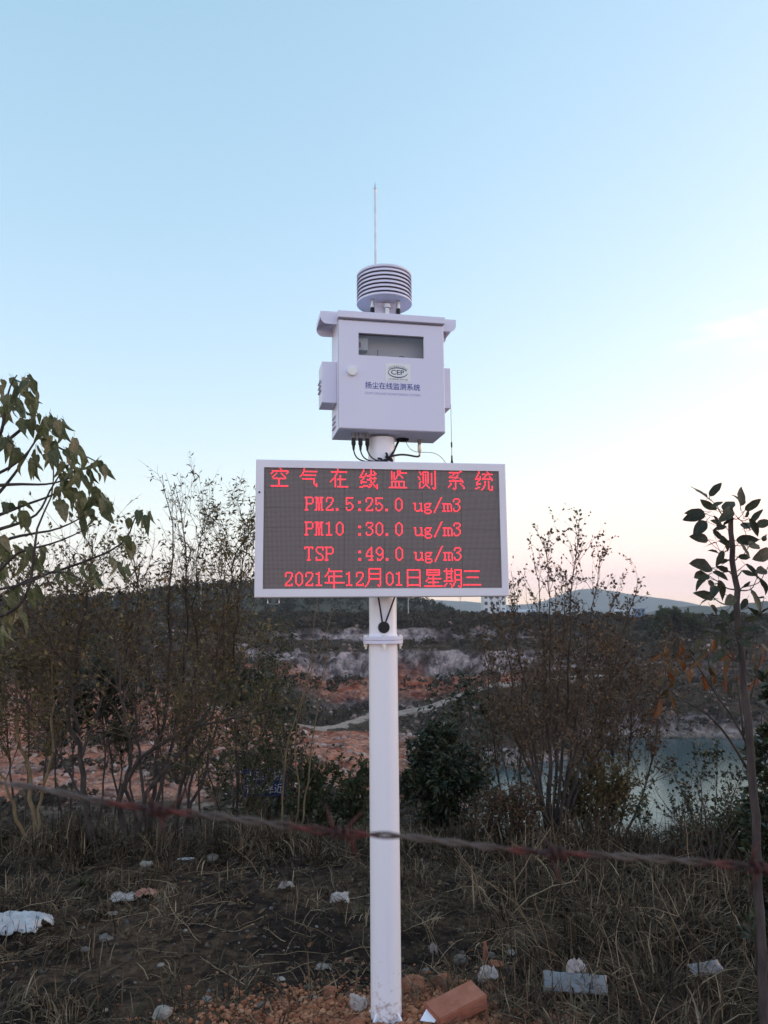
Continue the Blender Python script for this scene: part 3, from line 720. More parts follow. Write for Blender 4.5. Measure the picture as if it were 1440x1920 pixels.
# ================================================================== the monitoring station
GLYPH8 = {
 '0': '00000018244242424242424224180000', '1': '000000107010101010101010107C0000', '2': '0000003C4242420404081020427E0000',
 '3': '0000003C424204180402024244380000', '4': '000000040C142424444 47E04041E0000'.replace(' ', ''), '5': '0000007E404040586402024244380000',
 '9': '000000182442424226 1A020224380000'.replace(' ', ''), ':': '00000000000018180000000018180000', '.': '00000000000000000000000060600000',
 'P': '000000FC424242427C40404040E00000', 'M': '000000EE6C6C6C6C5454545454D60000', 'T': '000000FE921010101010101010380000',
 'S': '0000003E4242402018040242427C0000', 'u': '00000000000000C642424242463B0000', 'g': '000000000000003E444438403C42423C',
 '/': '00000102020404080810102020404000', 'm': '00000000000000FE4949494949ED0000', ' ': '0' * 32}
GLYPH16 = {
'空': """
........#.......
.........#......
..#############.
..#...........#.
.#...#...#...#..
....#.....#.....
...#.......#....
..#.........#...
...##########...
.......#........
.......#........
.......#........
.......#........
.......#........
.##############.
................""",
'气': """
...#............
...#............
...###########..
..#.............
..#.............
.#.##########...
#...............
................
..##########....
...........#....
...........#....
...........#....
...........#.#..
............##..
.............#..
................""",
'在': """
......#.........
......#.........
.#############..
.....#..........
.....#..........
....#...#.......
....#...#.......
...##...#.......
..#.#.#######...
.#..#...#.......
#...#...#.......
....#...#.......
....#...#.......
....#...#.......
....#.#########.
................""",
'线': """
...#.....#......
...#.....#.#....
..#......#..#...
..#..#...#..##..
.#...#..#####...
.#..#.###.......
####.....#..#...
...#....######..
..#...###.......
.#.......#..#...
.#####...#.#....
.#........#.....
........##.#..#.
...####..#..#.#.
###....##....##.
..............#.""",
'监': """
.......#.#......
..#....#.#......
..#.#..#.######.
..#.#..##.......
..#.#..#.#......
..#.#.#...#.....
..#.#.#....#....
..#.##..........
................
..###########...
..#..#..#...#...
..#..#..#...#...
..#..#..#...#...
..#..#..#...#...
###############.
................""",
'测': """
..............#.
.#..#####.....#.
..#.#...#..#..#.
..#.#.#.#..#..#.
....#.#.#..#..#.
#...#.#.#..#..#.
.#..#.#.#..#..#.
.#..#.#.#..#..#.
....#.#.#..#..#.
..#.#.#.#..#..#.
.#..#.#.#..#..#.
.#....#....#..#.
.#...#.#......#.
.#..#...#.....#.
.#.#.....#..#.#.
.............#..""",
'系': """
...........##...
..#########.....
......#.........
.....#...#......
...#....#.......
..########......
.......#...#....
.....#......#...
..############..
.......#.....#..
...#...#...#....
...#...#....#...
..#....#.....#..
.#.....#......#.
.....#.#......#.
......#.........""",
'统': """
...#......#.....
...#.......#....
..#...#########.
..#......#......
.#..#...#...#...
.#..#..#.....#..
#####.#########.
...#..........#.
..#.....#..#....
.#......#..#....
.####...#..#....
.#......#..#....
.......#...#..#.
..##...#...#..#.
##....#....#..#.
.....#......###.""",
'年': """
...#............
...#............
...###########..
..#....#........
..#....#........
.#.....#........
#..###########..
...#...#........
...#...#........
...#...#........
...#...#........
################
.......#........
.......#........
.......#........
.......#........""",
'月': """
...##########...
...#........#...
...#........#...
...#........#...
...##########...
...#........#...
...#........#...
...#........#...
...##########...
...#........#...
...#........#...
..#.........#...
..#.........#...
.#........#.#...
#..........#....
................""",
'日': """
................
..###########...
..#.........#...
..#.........#...
..#.........#...
..#.........#...
..#.........#...
..###########...
..#.........#...
..#.........#...
..#.........#...
..#.........#...
..#.........#...
..###########...
..#.........#...
................""",
'星': """
................
..###########...
..#.........#...
..###########...
..#.........#...
..###########...
.......#........
...#...#........
...###########..
..#....#........
.#.....#........
...#########....
.......#........
.......#........
###############.
................""",
'期': """
..#...#.........
..#...#..######.
########.#....#.
..#...#..#....#.
..#####..#....#.
..#...#..######.
..#...#..#....#.
..#####..#....#.
..#...#..#....#.
..#...#..######.
########.#....#.
.........#....#.
..#..#..#.....#.
.#....#.#.....#.
#......#....#.#.
......#......#..""",
'三': """
................
................
.#############..
................
................
................
................
...##########...
................
................
................
................
................
###############.
................
................"""}

def text_dots(s, col0, row0, gap=0):
    out, c = [], col0
    for ch in s:
        if ch in GLYPH16:
            for r, line in enumerate(GLYPH16[ch].strip('\n').split('\n')):
                out += [(c + k, row0 + r) for k, q in enumerate(line) if q == '#']
            c += 16 + gap
        else:
            hx = GLYPH8[ch]
            for r in range(16):
                b = int(hx[2 * r:2 * r + 2], 16)
                out += [(c + k, row0 + r) for k in range(8) if b >> (7 - k) & 1]
            c += 8 + gap
    return out

def build_station():
    st = empty('monitoring_station', (-0.008, 3.05, 0), 0.138)
    tag(st, 'white post carrying a red LED display, a metal cabinet and a louvred sensor', 'monitoring station')
    # ---- post
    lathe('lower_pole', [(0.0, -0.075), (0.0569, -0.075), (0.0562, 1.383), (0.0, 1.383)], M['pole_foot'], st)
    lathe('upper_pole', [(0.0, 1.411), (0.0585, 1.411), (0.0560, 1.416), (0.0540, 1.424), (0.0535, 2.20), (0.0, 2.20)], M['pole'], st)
    for z0, z1 in ((1.383, 1.3965), (1.3975, 1.411)):
        lathe('flange_plate', [(0.0, z0), (0.0765, z0), (0.0778, z0 + 0.001), (0.0778, z1 - 0.001), (0.0765, z1), (0.0, z1)], M['paint'], st, smooth=False)
    for k in range(4):
        a = k * PI / 2 - PI / 2 + 0.08 - 0.138
        x, y = 0.0672 * math.cos(a), 0.0672 * math.sin(a)
        bo = lathe('bolt', [(0, 1.362), (0.0045, 1.362), (0.0045, 1.372), (0.0085, 1.372), (0.0085, 1.383), (0.0045, 1.383), (0.0045, 1.411), (0.0085, 1.411), (0.0085, 1.4165), (0, 1.4165)], M['steel'], st, seg=6, loc=(x, y, 0), smooth=False)
    bevel_box('base_plate', (-0.15, -0.15, -0.075), (0.15, 0.15, -0.061), M['pole'], st, 0.002)
    for k in range(4):
        a = k * PI / 2 + 0.75
        acc = Acc(); t = 0.004
        V = [(0.056, -t, -0.0608), (0.135, -t, -0.0608), (0.135, -t, -0.050), (0.056, -t, 0.058)]
        V += [(x, t, z) for x, _, z in V]
        acc.add(V, None, [(0, 1, 2, 3), (7, 6, 5, 4), (0, 4, 5, 1), (1, 5, 6, 2), (2, 6, 7, 3), (3, 7, 4, 0)])
        g = link('gusset', acc.mesh('gusset'), M['pole'], st); g.rotation_euler = (0, 0, a)
    for k in range(4):
        a = k * PI / 2 + PI / 4
        lathe('anchor_bolt', [(0, -0.061), (0.012, -0.061), (0.012, -0.049), (0.006, -0.049), (0.006, 0.015), (0, 0.015)], M['black'], st, seg=8, loc=(0.185 * math.cos(a), 0.17 * math.sin(a), 0), smooth=False)
    # rubber grommet with the cable loop on the upper pole
    gr = lathe('cable_grommet', [(0, -0.004), (0.021, -0.004), (0.0225, -0.002), (0.0225, 0.006), (0.021, 0.009), (0.012, 0.010), (0, 0.010)], M['black'], st, seg=32)
    gr.location = (-0.004, -0.0515, 1.446); gr.rotation_euler = (PI / 2, 0, 0.06)
    for xa in (-0.030, 0.046):
        a = Acc(); xm = -0.005 + 0.003 * (1 if xa > 0 else -1)
        z = np.linspace(0, 1, 10); x = xa + (xm - xa) * z; yv = -0.068 + 0.004 * z + 0.012 * z ** 3
        a.tube(np.stack([x, yv, 1.585 - 0.133 * z], -1), 0.0033, 8)
        link('display_cable', a.mesh('display_cable', True), M['black'], st)

    # ---- LED display
    x0, x1, z0, z1 = -0.496, 0.476, 1.561, 2.081; px0, px1, pz0, pz1 = -0.4645, 0.4475, 1.594, 2.050
    acc = Acc(); yf, yb = -0.130, -0.056
    def ringquad(a, y):  # outer / inner rect at depth y
        return [(a[0], y, a[2]), (a[1], y, a[2]), (a[1], y, a[3]), (a[0], y, a[3])]
    b = 0.003
    O, Ob, I = (x0, x1, z0, z1), (x0 + b, x1 - b, z0 + b, z1 - b), (px0 - 0.001, px1 + 0.001, pz0 - 0.001, pz1 + 0.001)
    rings = [ringquad(O, yb), ringquad(O, yf + b), ringquad(Ob, yf), ringquad(I, yf), ringquad(I, yf + 0.016)]
    V = [p for r in rings for p in r]; F = []
    for k in range(len(rings) - 1):
        for q in range(4):
            F.append((4 * k + q, 4 * k + (q + 1) % 4, 4 * k + 4 + (q + 1) % 4, 4 * k + 4 + q))
    F += [(3, 2, 1, 0), (16, 17, 18, 19)]
    acc.add(V, None, F)
    disp = link('led_display', acc.mesh('led_display'), M['frame'], st)
    mw, mh = 0.912 / 6, 0.456 / 6
    mod = None
    for r in range(6):
        for c in range(6):
            lo = (-mw / 2 + 0.0002, -0.004, -mh / 2 + 0.0002); hi = (mw / 2 - 0.0002, 0.004, mh / 2 - 0.0002)
            if mod is None:
                o = bevel_box('led_tile', lo, hi, M['led_face'], disp, 0.0005, 1); mod = o.data
            else:
                o = link('led_tile', mod, None, disp)
            o.location = (px0 + (c + 0.5) * mw, -0.1185 + 0.0006 * random.uniform(-1, 1), pz0 + (r + 0.5) * mh)
    p = 0.00475
    rows = [('空气在线监测系统', 4, 0, 8), ('PM2.5:25.0 ug/m3', 32, 20, 0), ('PM10 :30.0 ug/m3', 32, 40, 0), ('TSP  :49.0 ug/m3', 32, 60, 0), ('2021年12月01日星期三', 16, 80, 0)]
    th = np.arange(6) * PI / 3
    for s, c0, r0, gap in rows:
        d = np.array(text_dots(s, c0, r0, gap), float)
        for nm, rr, yy, mat in (('led_text', 0.0026, -0.1238, M['led']), ('led_glow_points', 0.0010, -0.1241, M['led_core'])):
            C = np.stack([px0 + (d[:, 0] + 0.5) * p, np.full(len(d), yy), pz1 - (d[:, 1] + 0.5) * p], -1)
            Vv = np.concatenate([C[:, None], C[:, None] + rr * np.stack([np.cos(th), 0 * th, np.sin(th)], -1)[None]], 1)
            Vv[:, 0, 1] -= 0.0004
            k = np.arange(6); T = np.stack([0 * k, 1 + k, 1 + (k + 1) % 6], -1)
            Fa = (T[None] + 7 * np.arange(len(d))[:, None, None]).reshape(-1, 3)
            o = link(nm, arr_mesh(nm, Vv.reshape(-1, 3), Fa), mat, disp)
            o['kind'] = 'stuff'
    # small catch under the frame and the screw on its left side
    a = Acc(); a.tube([(-0.447, -0.10, 1.563), (-0.447, -0.10, 1.541), (-0.444, -0.10, 1.538), (-0.408, -0.10, 1.538), (-0.405, -0.10, 1.541), (-0.405, -0.10, 1.563)], 0.0025, 6)
    link('catch_loop', a.mesh('catch_loop'), M['steel'], disp)
    s_ = lathe('screw', [(0, 0), (0.004, 0), (0.004, 0.0012), (0, 0.0018)], M['thin_wire'], disp, seg=12); s_.location = (-0.482, -0.1302, 1.955); s_.rotation_euler = (PI / 2, 0, 0)
    for zc in (1.66, 1.98):   # clamps behind the housing
        lathe('pole_clamp', [(0.0545, zc - 0.02), (0.060, zc - 0.02), (0.060, zc + 0.02), (0.0545, zc + 0.02)], M['steel'], st)

    # ---- cabinet
    X0, X1, Z0, Z1, YF, YB = -0.184, 0.246, 2.210, 2.655, -0.096, 0.092
    acc = Acc(); t = 0.002
    acc.box((X0, YF, Z0), (X1, YB, Z0 + t)); acc.box((X0, YF, Z1 - t), (X1, YB, Z1)); acc.box((X0, YB - t, Z0 + t), (X1, YB, Z1 - t))
    acc.box((X0, YF, Z0 + t), (X0 + t, YB - t, Z1 - t)); acc.box((X1 - t, YF, Z0 + t), (X1, YB - t, Z1 - t))
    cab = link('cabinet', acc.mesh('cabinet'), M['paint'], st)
    cab.rotation_euler = (0, 0, 0.06); cab.location = (-0.006, -0.002, 0)
    # door with its window opening
    dx0, dx1, dz0, dz1 = X0 + 0.002, X1 - 0.002, Z0 + 0.001, Z1 - 0.006
    wx0, wx1, wz0, wz1 = -0.1045, 0.161, 2.5085, 2.600
    O2 = (dx0, dx1, dz0, dz1); b = 0.003; Ob2 = (dx0 + b, dx1 - b, dz0 + b, dz1 - b); I2 = (wx0, wx1, wz0, wz1)
    rings = [ringquad(I2, -0.0975), ringquad(O2, -0.0975), ringquad(O2, -0.110 + b), ringquad(Ob2, -0.110), ringquad(I2, -0.110), ringquad(I2, -0.0975)]
    V = [q for r in rings[:5] for q in r]; F = []
    for k in range(4):
        for q in range(4):
            F.append((4 * k + q, 4 * k + (q + 1) % 4, 4 * k + 4 + (q + 1) % 4, 4 * k + 4 + q))
    for q in range(4): F.append((16 + q, 16 + (q + 1) % 4, (q + 1) % 4, q))
    acc = Acc(); acc.add(V, None, F); link('door', acc.mesh('door'), M['paint'], cab)
    acc = Acc(); acc.box((wx0 - 0.004, -0.0970, wz0 - 0.004), (wx1 + 0.004, -0.0955, wz1 + 0.004)); link('window_pane', acc.mesh('window_pane'), M['pane'], cab)
    acc = Acc(); acc.box((X0 + 0.012, -0.022, Z0 + 0.02), (X1 - 0.012, -0.018, Z1 - 0.02)); link('mounting_plate', acc.mesh('mounting_plate'), M['inside'], cab)
    bk = bevel_box('circuit_breaker', (-0.112, -0.064, 2.545), (-0.058, -0.0222, 2.596), M['knob'], cab, 0.002)
    bevel_box('breaker_switch', (-0.101, -0.073, 2.556), (-0.089, -0.0642, 2.575), M['red_switch'], cab, 0.001)
    bevel_box('terminal_block', (-0.110, -0.05, 2.510), (-0.052, -0.0222, 2.526), M['thin_wire'], cab, 0.001)
    a = Acc(); a.box((-0.012, -0.0245, 2.43), (-0.010, -0.0222, 2.565)); link('plate_seam', a.mesh('plate_seam'), M['thin_wire'], cab)
    a = Acc(); th2 = np.linspace(0, PI, 14); a.tube(np.stack([0.085 + 0.022 * np.cos(th2), -0.04 + 0 * th2, 2.505 + 0.032 * np.sin(th2)], -1), 0.0016, 6); link('inner_wire', a.mesh('inner_wire', True), M['thin_wire'], cab)
    # roof lip
    bevel_box('roof_lip', (X0 - 0.004, -0.122, Z1 + 0.0005), (X1 + 0.002, YB + 0.006, Z1 + 0.028), M['paint'], cab, 0.002)
    kn = lathe('door_lock', [(0, -0.0005), (0.0175, -0.0005), (0.0185, 0.001), (0.0185, 0.009), (0.0165, 0.012), (0.006, 0.0128), (0, 0.0128)], M['knob'], cab, seg=36)
    kn.location = (-0.1315, -0.1105, 2.439); kn.rotation_euler = (PI / 2, 0, 0)
    # sticker and print
    a = Acc(); a.box((0.004, -0.1108, 2.4095), (0.104, -0.1101, 2.4815)); link('certificate_sticker', a.mesh('certificate_sticker'), M['sticker'], cab)
    th3 = np.linspace(0.14 * PI, 1.98 * PI, 60) - 0.05
    rx, rz, yy = 0.0385, 0.0195, -0.1112
    wv = 0.0011 + 0.0012 * np.abs(np.sin(th3 + 0.2))
    Vo = np.stack([0.0525 + (rx + wv) * np.cos(th3), np.full(60, yy), 2.4445 + (rz + wv) * np.sin(th3)], -1)
    Vi = np.stack([0.0525 + (rx - wv) * np.cos(th3), np.full(60, yy), 2.4445 + (rz - wv) * np.sin(th3)], -1)
    k = np.arange(59)
    link('logo_oval', arr_mesh('logo_oval', np.vstack([Vo, Vi]), None, np.stack([k, k + 1, 60 + k + 1, 60 + k], -1)), M['ink_dark'], cab)
    text_mesh('logo_letters', 'CEP', 0.0265, cab, M['ink_dark'], (0.0515, yy, 2.4445), width=0.053, offset=0.0004)
    for q, ch in enumerate('中国环境保护产品认证'):
        f = (q - 4.5) / 4.5; an = PI / 2 - f * 0.95
        text_mesh('logo_rim_letter', ch, 0.0072, cab, M['ink_dark'], (0.0525 + 0.0435 * math.cos(an), yy, 2.4440 + 0.0265 * math.sin(an)), rot=(PI / 2, -(an - PI / 2) * 0.5, 0))
    text_mesh('certificate_number', 'CCAEPI-EP-2019-582', 0.0082, cab, M['ink_dark'], (0.0535, yy, 2.4165), width=0.078)
    text_mesh('door_title', '扬尘在线监测系统', 0.0292, cab, M['ink'], (0.0315, -0.1106, 2.3855), width=0.2215, offset=0.0003)
    text_mesh('door_subtitle', 'DUST ONLINE MONITORING SYSTEM', 0.0138, cab, M['ink_pale'], (0.0313, -0.1106, 2.3553), width=0.2215)
    # rain hoods on both sides: two rounded cheeks under a curved top sheet
    for s, xa, xb in ((-1, X0 - 0.0005, -0.2515), (1, X1 + 0.0005, 0.3055)):
        prof = [(xa, 2.692)]
        R = 0.028; zt, zb = 2.692, 2.640
        cheek = [(xa, zt), (xb, zt), (xb, zb + R)] + [(xb - s * (R - R * math.cos(q)), zb + R - R * math.sin(q)) for q in np.linspace(0.2, PI / 2, 8)] + [(xa, zb)]
        for yc in (-0.080, 0.066):
            acc = Acc(); n = len(cheek)
            V = [(x, yc, z) for x, z in cheek] + [(x, yc + 0.002, z) for x, z in cheek]
            cx_, cz_ = xa + (xb - xa) * 0.4, 2.668
            V += [(cx_, yc, cz_), (cx_, yc + 0.002, cz_)]
            F4 = [(q, (q + 1) % n, n + (q + 1) % n, n + q) for q in range(n)]
            F3 = [(2 * n, q, (q + 1) % n) for q in range(n)] + [(2 * n + 1, n + (q + 1) % n, n + q) for q in range(n)]
            acc.add(V, F3, F4); link('hood_cheek', acc.mesh('hood_cheek'), M['paint'], cab)
        acc = Acc(); lo, hi = sorted((xa, xb))
        acc.box((lo, -0.0785, zt - 0.0025), (hi - 0.0002, 0.0662, zt - 0.0003))
        link('hood_top', acc.mesh('hood_top'), M['paint'], cab)
        acc = Acc(); xo = (xb + s * 0.0003, xb - s * 0.0017); lo, hi = sorted(xo)
        acc.box((lo, -0.0778, zb + R), (hi, 0.0658, zt - 0.003)); link('hood_side', acc.mesh('hood_side'), M['paint'], cab)
        # vent box below
        xo = X0 - 0.058 if s < 0 else X1 + 0.040
        lo, hi = sorted((xo, X0 - 0.0003 if s < 0 else X1 + 0.0003))
        bevel_box('vent_box', (lo, -0.052, 2.326), (hi, 0.060, 2.494), M['paint'], cab, 0.0015, 1)
        for q in range(3):
            for xx, zz in ((xo, 2.385 + 0.019 * q), (X0 if s < 0 else X1, 2.238 + 0.021 * q)):
                acc = Acc(); e = s * 0.007
                V = [(xx, -0.030, zz + 0.009), (xx, 0.045, zz + 0.009), (xx + e, 0.045, zz - 0.001), (xx + e, -0.030, zz - 0.001), (xx, -0.030, zz - 0.003), (xx, 0.045, zz - 0.003)]
                acc.add(V, [(0, 3, 4), (1, 5, 2)], [(0, 1, 2, 3), (3, 2, 5, 4)])
                link('louver', acc.mesh('louver'), M['paint'], cab)
                acc = Acc(); a_, b_ = sorted((xx + s * 0.0006, xx + s * 0.0002)); acc.box((a_, -0.029, zz - 0.0035), (b_, 0.044, zz + 0.003)); link('louver_gap', acc.mesh('louver_gap'), M['black'], cab)
    # cable glands below
    def gland(x, y, ztop, mat2):
        lathe('cable_gland', [(0, ztop), (0.0095, ztop), (0.0095, ztop - 0.012), (0.0075, ztop - 0.014), (0.0075, ztop - 0.022), (0, ztop - 0.022)], M['gland'], cab, seg=10, loc=(x, y, 0), smooth=False)
        lathe('cable_plug', [(0, ztop - 0.022), (0.0085, ztop - 0.022), (0.0090, ztop - 0.046), (0.0062, ztop - 0.052), (0.0040, ztop - 0.070), (0, ztop - 0.070)], mat2, cab, seg=14, loc=(x, y, 0))
    ends = []
    for x in (-0.1154, -0.0878, -0.0601):
        gland(x, -0.045, Z0, M['black']); ends.append((x, -0.045, Z0 - 0.068))
    def bez(pts, n=24):
        P = np.array(pts, float); t_ = np.linspace(0, 1, n)[:, None]
        Q = [P]
        out = np.zeros((n, 3)); d_ = len(P) - 1
        for i_ in range(len(P)):
            out += math.comb(d_, i_) * (1 - t_) ** (d_ - i_) * t_ ** i_ * P[i_]
        return out
    def cable(name, pts, r, mat=M['black']):
        a = Acc(); a.tube(bez(pts), r, 8); return link(name, a.mesh(name, True), mat, cab)
    cable('sensor_cable', [ends[0], (-0.110, -0.05, 2.105), (-0.10, -0.07, 2.085), (-0.05, -0.075, 2.088), (0.005, -0.075, 2.090)], 0.0027)
    cable('sensor_cable', [ends[1], (-0.083, -0.05, 2.108), (-0.07, -0.07, 2.088), (-0.03, -0.07, 2.090), (0.012, -0.07, 2.096)], 0.0027)
    cable('sensor_cable', [ends[2], (-0.055, -0.05, 2.115), (-0.035, -0.07, 2.09), (-0.01, -0.06, 2.092), (0.010, -0.068, 2.102)], 0.0027)
    lathe('cable_grommet', [(0, 2.2098), (0.026, 2.2098), (0.027, 2.206), (0.024, 2.203), (0, 2.203)], M['black'], cab, seg=24, loc=(0.100, 0.030, 0))
    cable('power_cable', [(0.086, 0.028, 2.204), (0.060, 0.0, 2.165), (0.045, -0.05, 2.13), (0.03, -0.065, 2.11), (0.010, -0.07, 2.10)], 0.0048)
    gland(0.172, 0.03, Z0, M['steel'])
    cable('power_cable', [(0.172, 0.03, 2.145), (0.165, 0.02, 2.12), (0.10, -0.02, 2.150), (0.06, -0.05, 2.125), (0.014, -0.068, 2.110)], 0.0040)
    cable('cable_bundle', [(-0.055, -0.080, 2.087), (-0.02, -0.082, 2.086), (0.0, -0.082, 2.088), (0.012, -0.078, 2.094)], 0.0055)
    a = Acc(); rk = np.random.default_rng(3)
    for q in range(7):
        p0 = np.array([0.014, -0.070, 2.104]) + rk.normal(0, 0.006, 3); p1 = p0 + rk.normal(0, 0.011, 3); a.tube([p0, (p0 + p1) / 2 + 0.004, p1], 0.0045, 6)
    link('cable_knot', a.mesh('cable_knot', True), M['black'], cab)
    cable('antenna_wire', [(0.112, 0.028, 2.205), (0.125, 0.0, 2.13), (0.16, -0.03, 2.135), (0.20, -0.05, 2.155), (0.235, -0.06, 2.150), (0.25, -0.06, 2.10), (0.268, -0.055, 2.083)], 0.0011, M['thin_wire'])
    # whip antenna standing on the display
    an = lathe('antenna', [(0, 2.0815), (0.0135, 2.0815), (0.0135, 2.0845), (0.006, 2.089), (0.0035, 2.105), (0.0030, 2.122), (0.0011, 2.123), (0.0010, 2.155), (0.0032, 2.156), (0.0032, 2.176), (0.0009, 2.177), (0.0008, 2.33), (0, 2.33)], M['black'], st, seg=14, loc=(0.2735, -0.072, 0))
    # ---- louvred radiation shield on the roof
    zt = Z1 + 0.0285; cx, cy = 0.017, 0.0
    shd = lathe('radiation_shield', [(0, 2.772), (0.070, 2.772), (0.070, 2.895), (0, 2.895)], M['thin_wire'], st, loc=(cx, cy, 0))
    n = 8; pitch = 0.0168
    for k in range(n):
        zb = 2.768 + k * pitch
        if k == 0:
            prof = [(0.030, zb), (0.1135, zb), (0.1150, zb + 0.0015), (0.1150, zb + 0.006), (0.1125, zb + 0.010), (0.080, zb + 0.0155), (0.060, zb + 0.0155)]
        elif k == n - 1:
            prof = [(0.060, zb + 0.005), (0.085, zb + 0.005), (0.1110, zb), (0.1140, zb + 0.001), (0.1140, zb + 0.008), (0.107, zb + 0.014), (0.06, zb + 0.020), (0, zb + 0.0225)]
        else:
            prof = [(0.060, zb + 0.0110), (0.104, zb + 0.0105), (0.1112, zb + 0.0018), (0.1135, zb), (0.1148, zb + 0.0012), (0.1142, zb + 0.0038), (0.108, zb + 0.0128), (0.060, zb + 0.0136)]
        lathe('shield_plate', prof, M['paint'], shd, seg=64, loc=(cx, cy, 0))
    bevel_box('shield_bracket', (cx - 0.040, -0.030, zt), (cx + 0.040, 0.030, 2.7675), M['paint'], shd, 0.002)
    lathe('shield_socket', [(0, zt), (0.011, zt), (0.011, zt + 0.05), (0.018, zt + 0.052), (0.018, zt + 0.068), (0, zt + 0.068)], M['steel'], shd, seg=16, loc=(cx + 0.005, -0.045, 0))
    for x in (cx - 0.056, cx + 0.050):
        lathe('shield_connector', [(0, zt), (0.006, zt), (0.0088, zt + 0.020), (0.0088, zt + 0.045), (0.007, zt + 0.050), (0, zt + 0.050)], M['black'], shd, seg=14, loc=(x, -0.050, 0))
        lathe('connector_nut', [(0, zt + 0.050), (0.0085, zt + 0.050), (0.0085, zt + 0.082), (0, zt + 0.082)], M['steel'], shd, seg=8, loc=(x, -0.050, 0), smooth=False)
    # ---- lightning rod
    lathe('lightning_rod', [(0, zt), (0.012, zt), (0.012, zt + 0.02), (0.0060, zt + 0.022), (0.0055, 3.30), (0.0050, 3.325), (0.0068, 3.328), (0.0040, 3.340), (0.0008, 3.362), (0, 3.362)], M['steel'], st, seg=14, loc=(-0.007, 0.084, 0))
# ================================================================== vegetation

def PX(a, b, Y):
    """bearing (a across, b down, in units of the surveyed photo grid) at distance Y ahead -> place in the scene"""
    d = ((0.99996192 * (a - 720) / 1442 - 0.00872654 * (b - 960) / 1442 - 0.00000000), (0.00113904 * (a - 720) / 1442 - -0.13052122 * (b - 960) / 1442 - -0.99144486), (-0.00865188 * (a - 720) / 1442 - 0.99140711 * (b - 960) / 1442 - -0.13052619))
    k = Y / d[1]
    return (d[0] * k, Y, 1.5 + d[2] * k)
def spline(pts, n):
    P = np.array(pts, float)
    if len(P) == 2: return P[0] + (P[1] - P[0]) * np.linspace(0, 1, n)[:, None]
    d = np.r_[0, np.cumsum(np.linalg.norm(np.diff(P, axis=0), axis=1))]
    t = np.linspace(0, d[-1], n); out = np.zeros((n, 3))
    T = np.gradient(P, d, axis=0)
    k = np.clip(np.searchsorted(d, t) - 1, 0, len(P) - 2)
    h = (d[k + 1] - d[k])[:, None]; s = ((t - d[k])[:, None]) / h
    return ((2*s**3-3*s**2+1)*P[k] + (s**3-2*s**2+s)*h*T[k] + (-2*s**3+3*s**2)*P[k+1] + (s**3-s**2)*h*T[k+1])

def small_leaves(acc, P, D, L, Wd, r, droop=0.0):
    """many small folded leaves: P base points, D directions, L lengths, Wd width ratio"""
    n = len(P)
    if n == 0: return
    D = D + np.array([0, 0, -droop]) ; D = D / (np.linalg.norm(D, axis=1)[:, None] + 1e-9)
    N = r.normal(size=(n, 3)) + np.array([0, 0, 0.8])
    S = np.cross(D, N); S /= np.linalg.norm(S, axis=1)[:, None] + 1e-9
    N = np.cross(S, D)
    L = L[:, None]; w = L * Wd
    V = np.stack([P, P + D * L * 0.45 + S * w + N * w * 0.35, P + D * L - N * L * 0.12, P + D * L * 0.45 - S * w + N * w * 0.35], 1).reshape(-1, 3)
    b = np.arange(n)[:, None] * 4
    F = np.concatenate([b + np.array([[0, 2, 1]]), b + np.array([[0, 3, 2]])])
    acc.add(V, F, None, np.repeat(r.uniform(0, 1, n), 4))

def rand_dirs(T, ang, r):
    """directions at about ang from T with random azimuth"""
    a = np.cross(T, r.normal(size=3)); a /= np.linalg.norm(a) + 1e-9
    return T * math.cos(ang) + a * math.sin(ang)

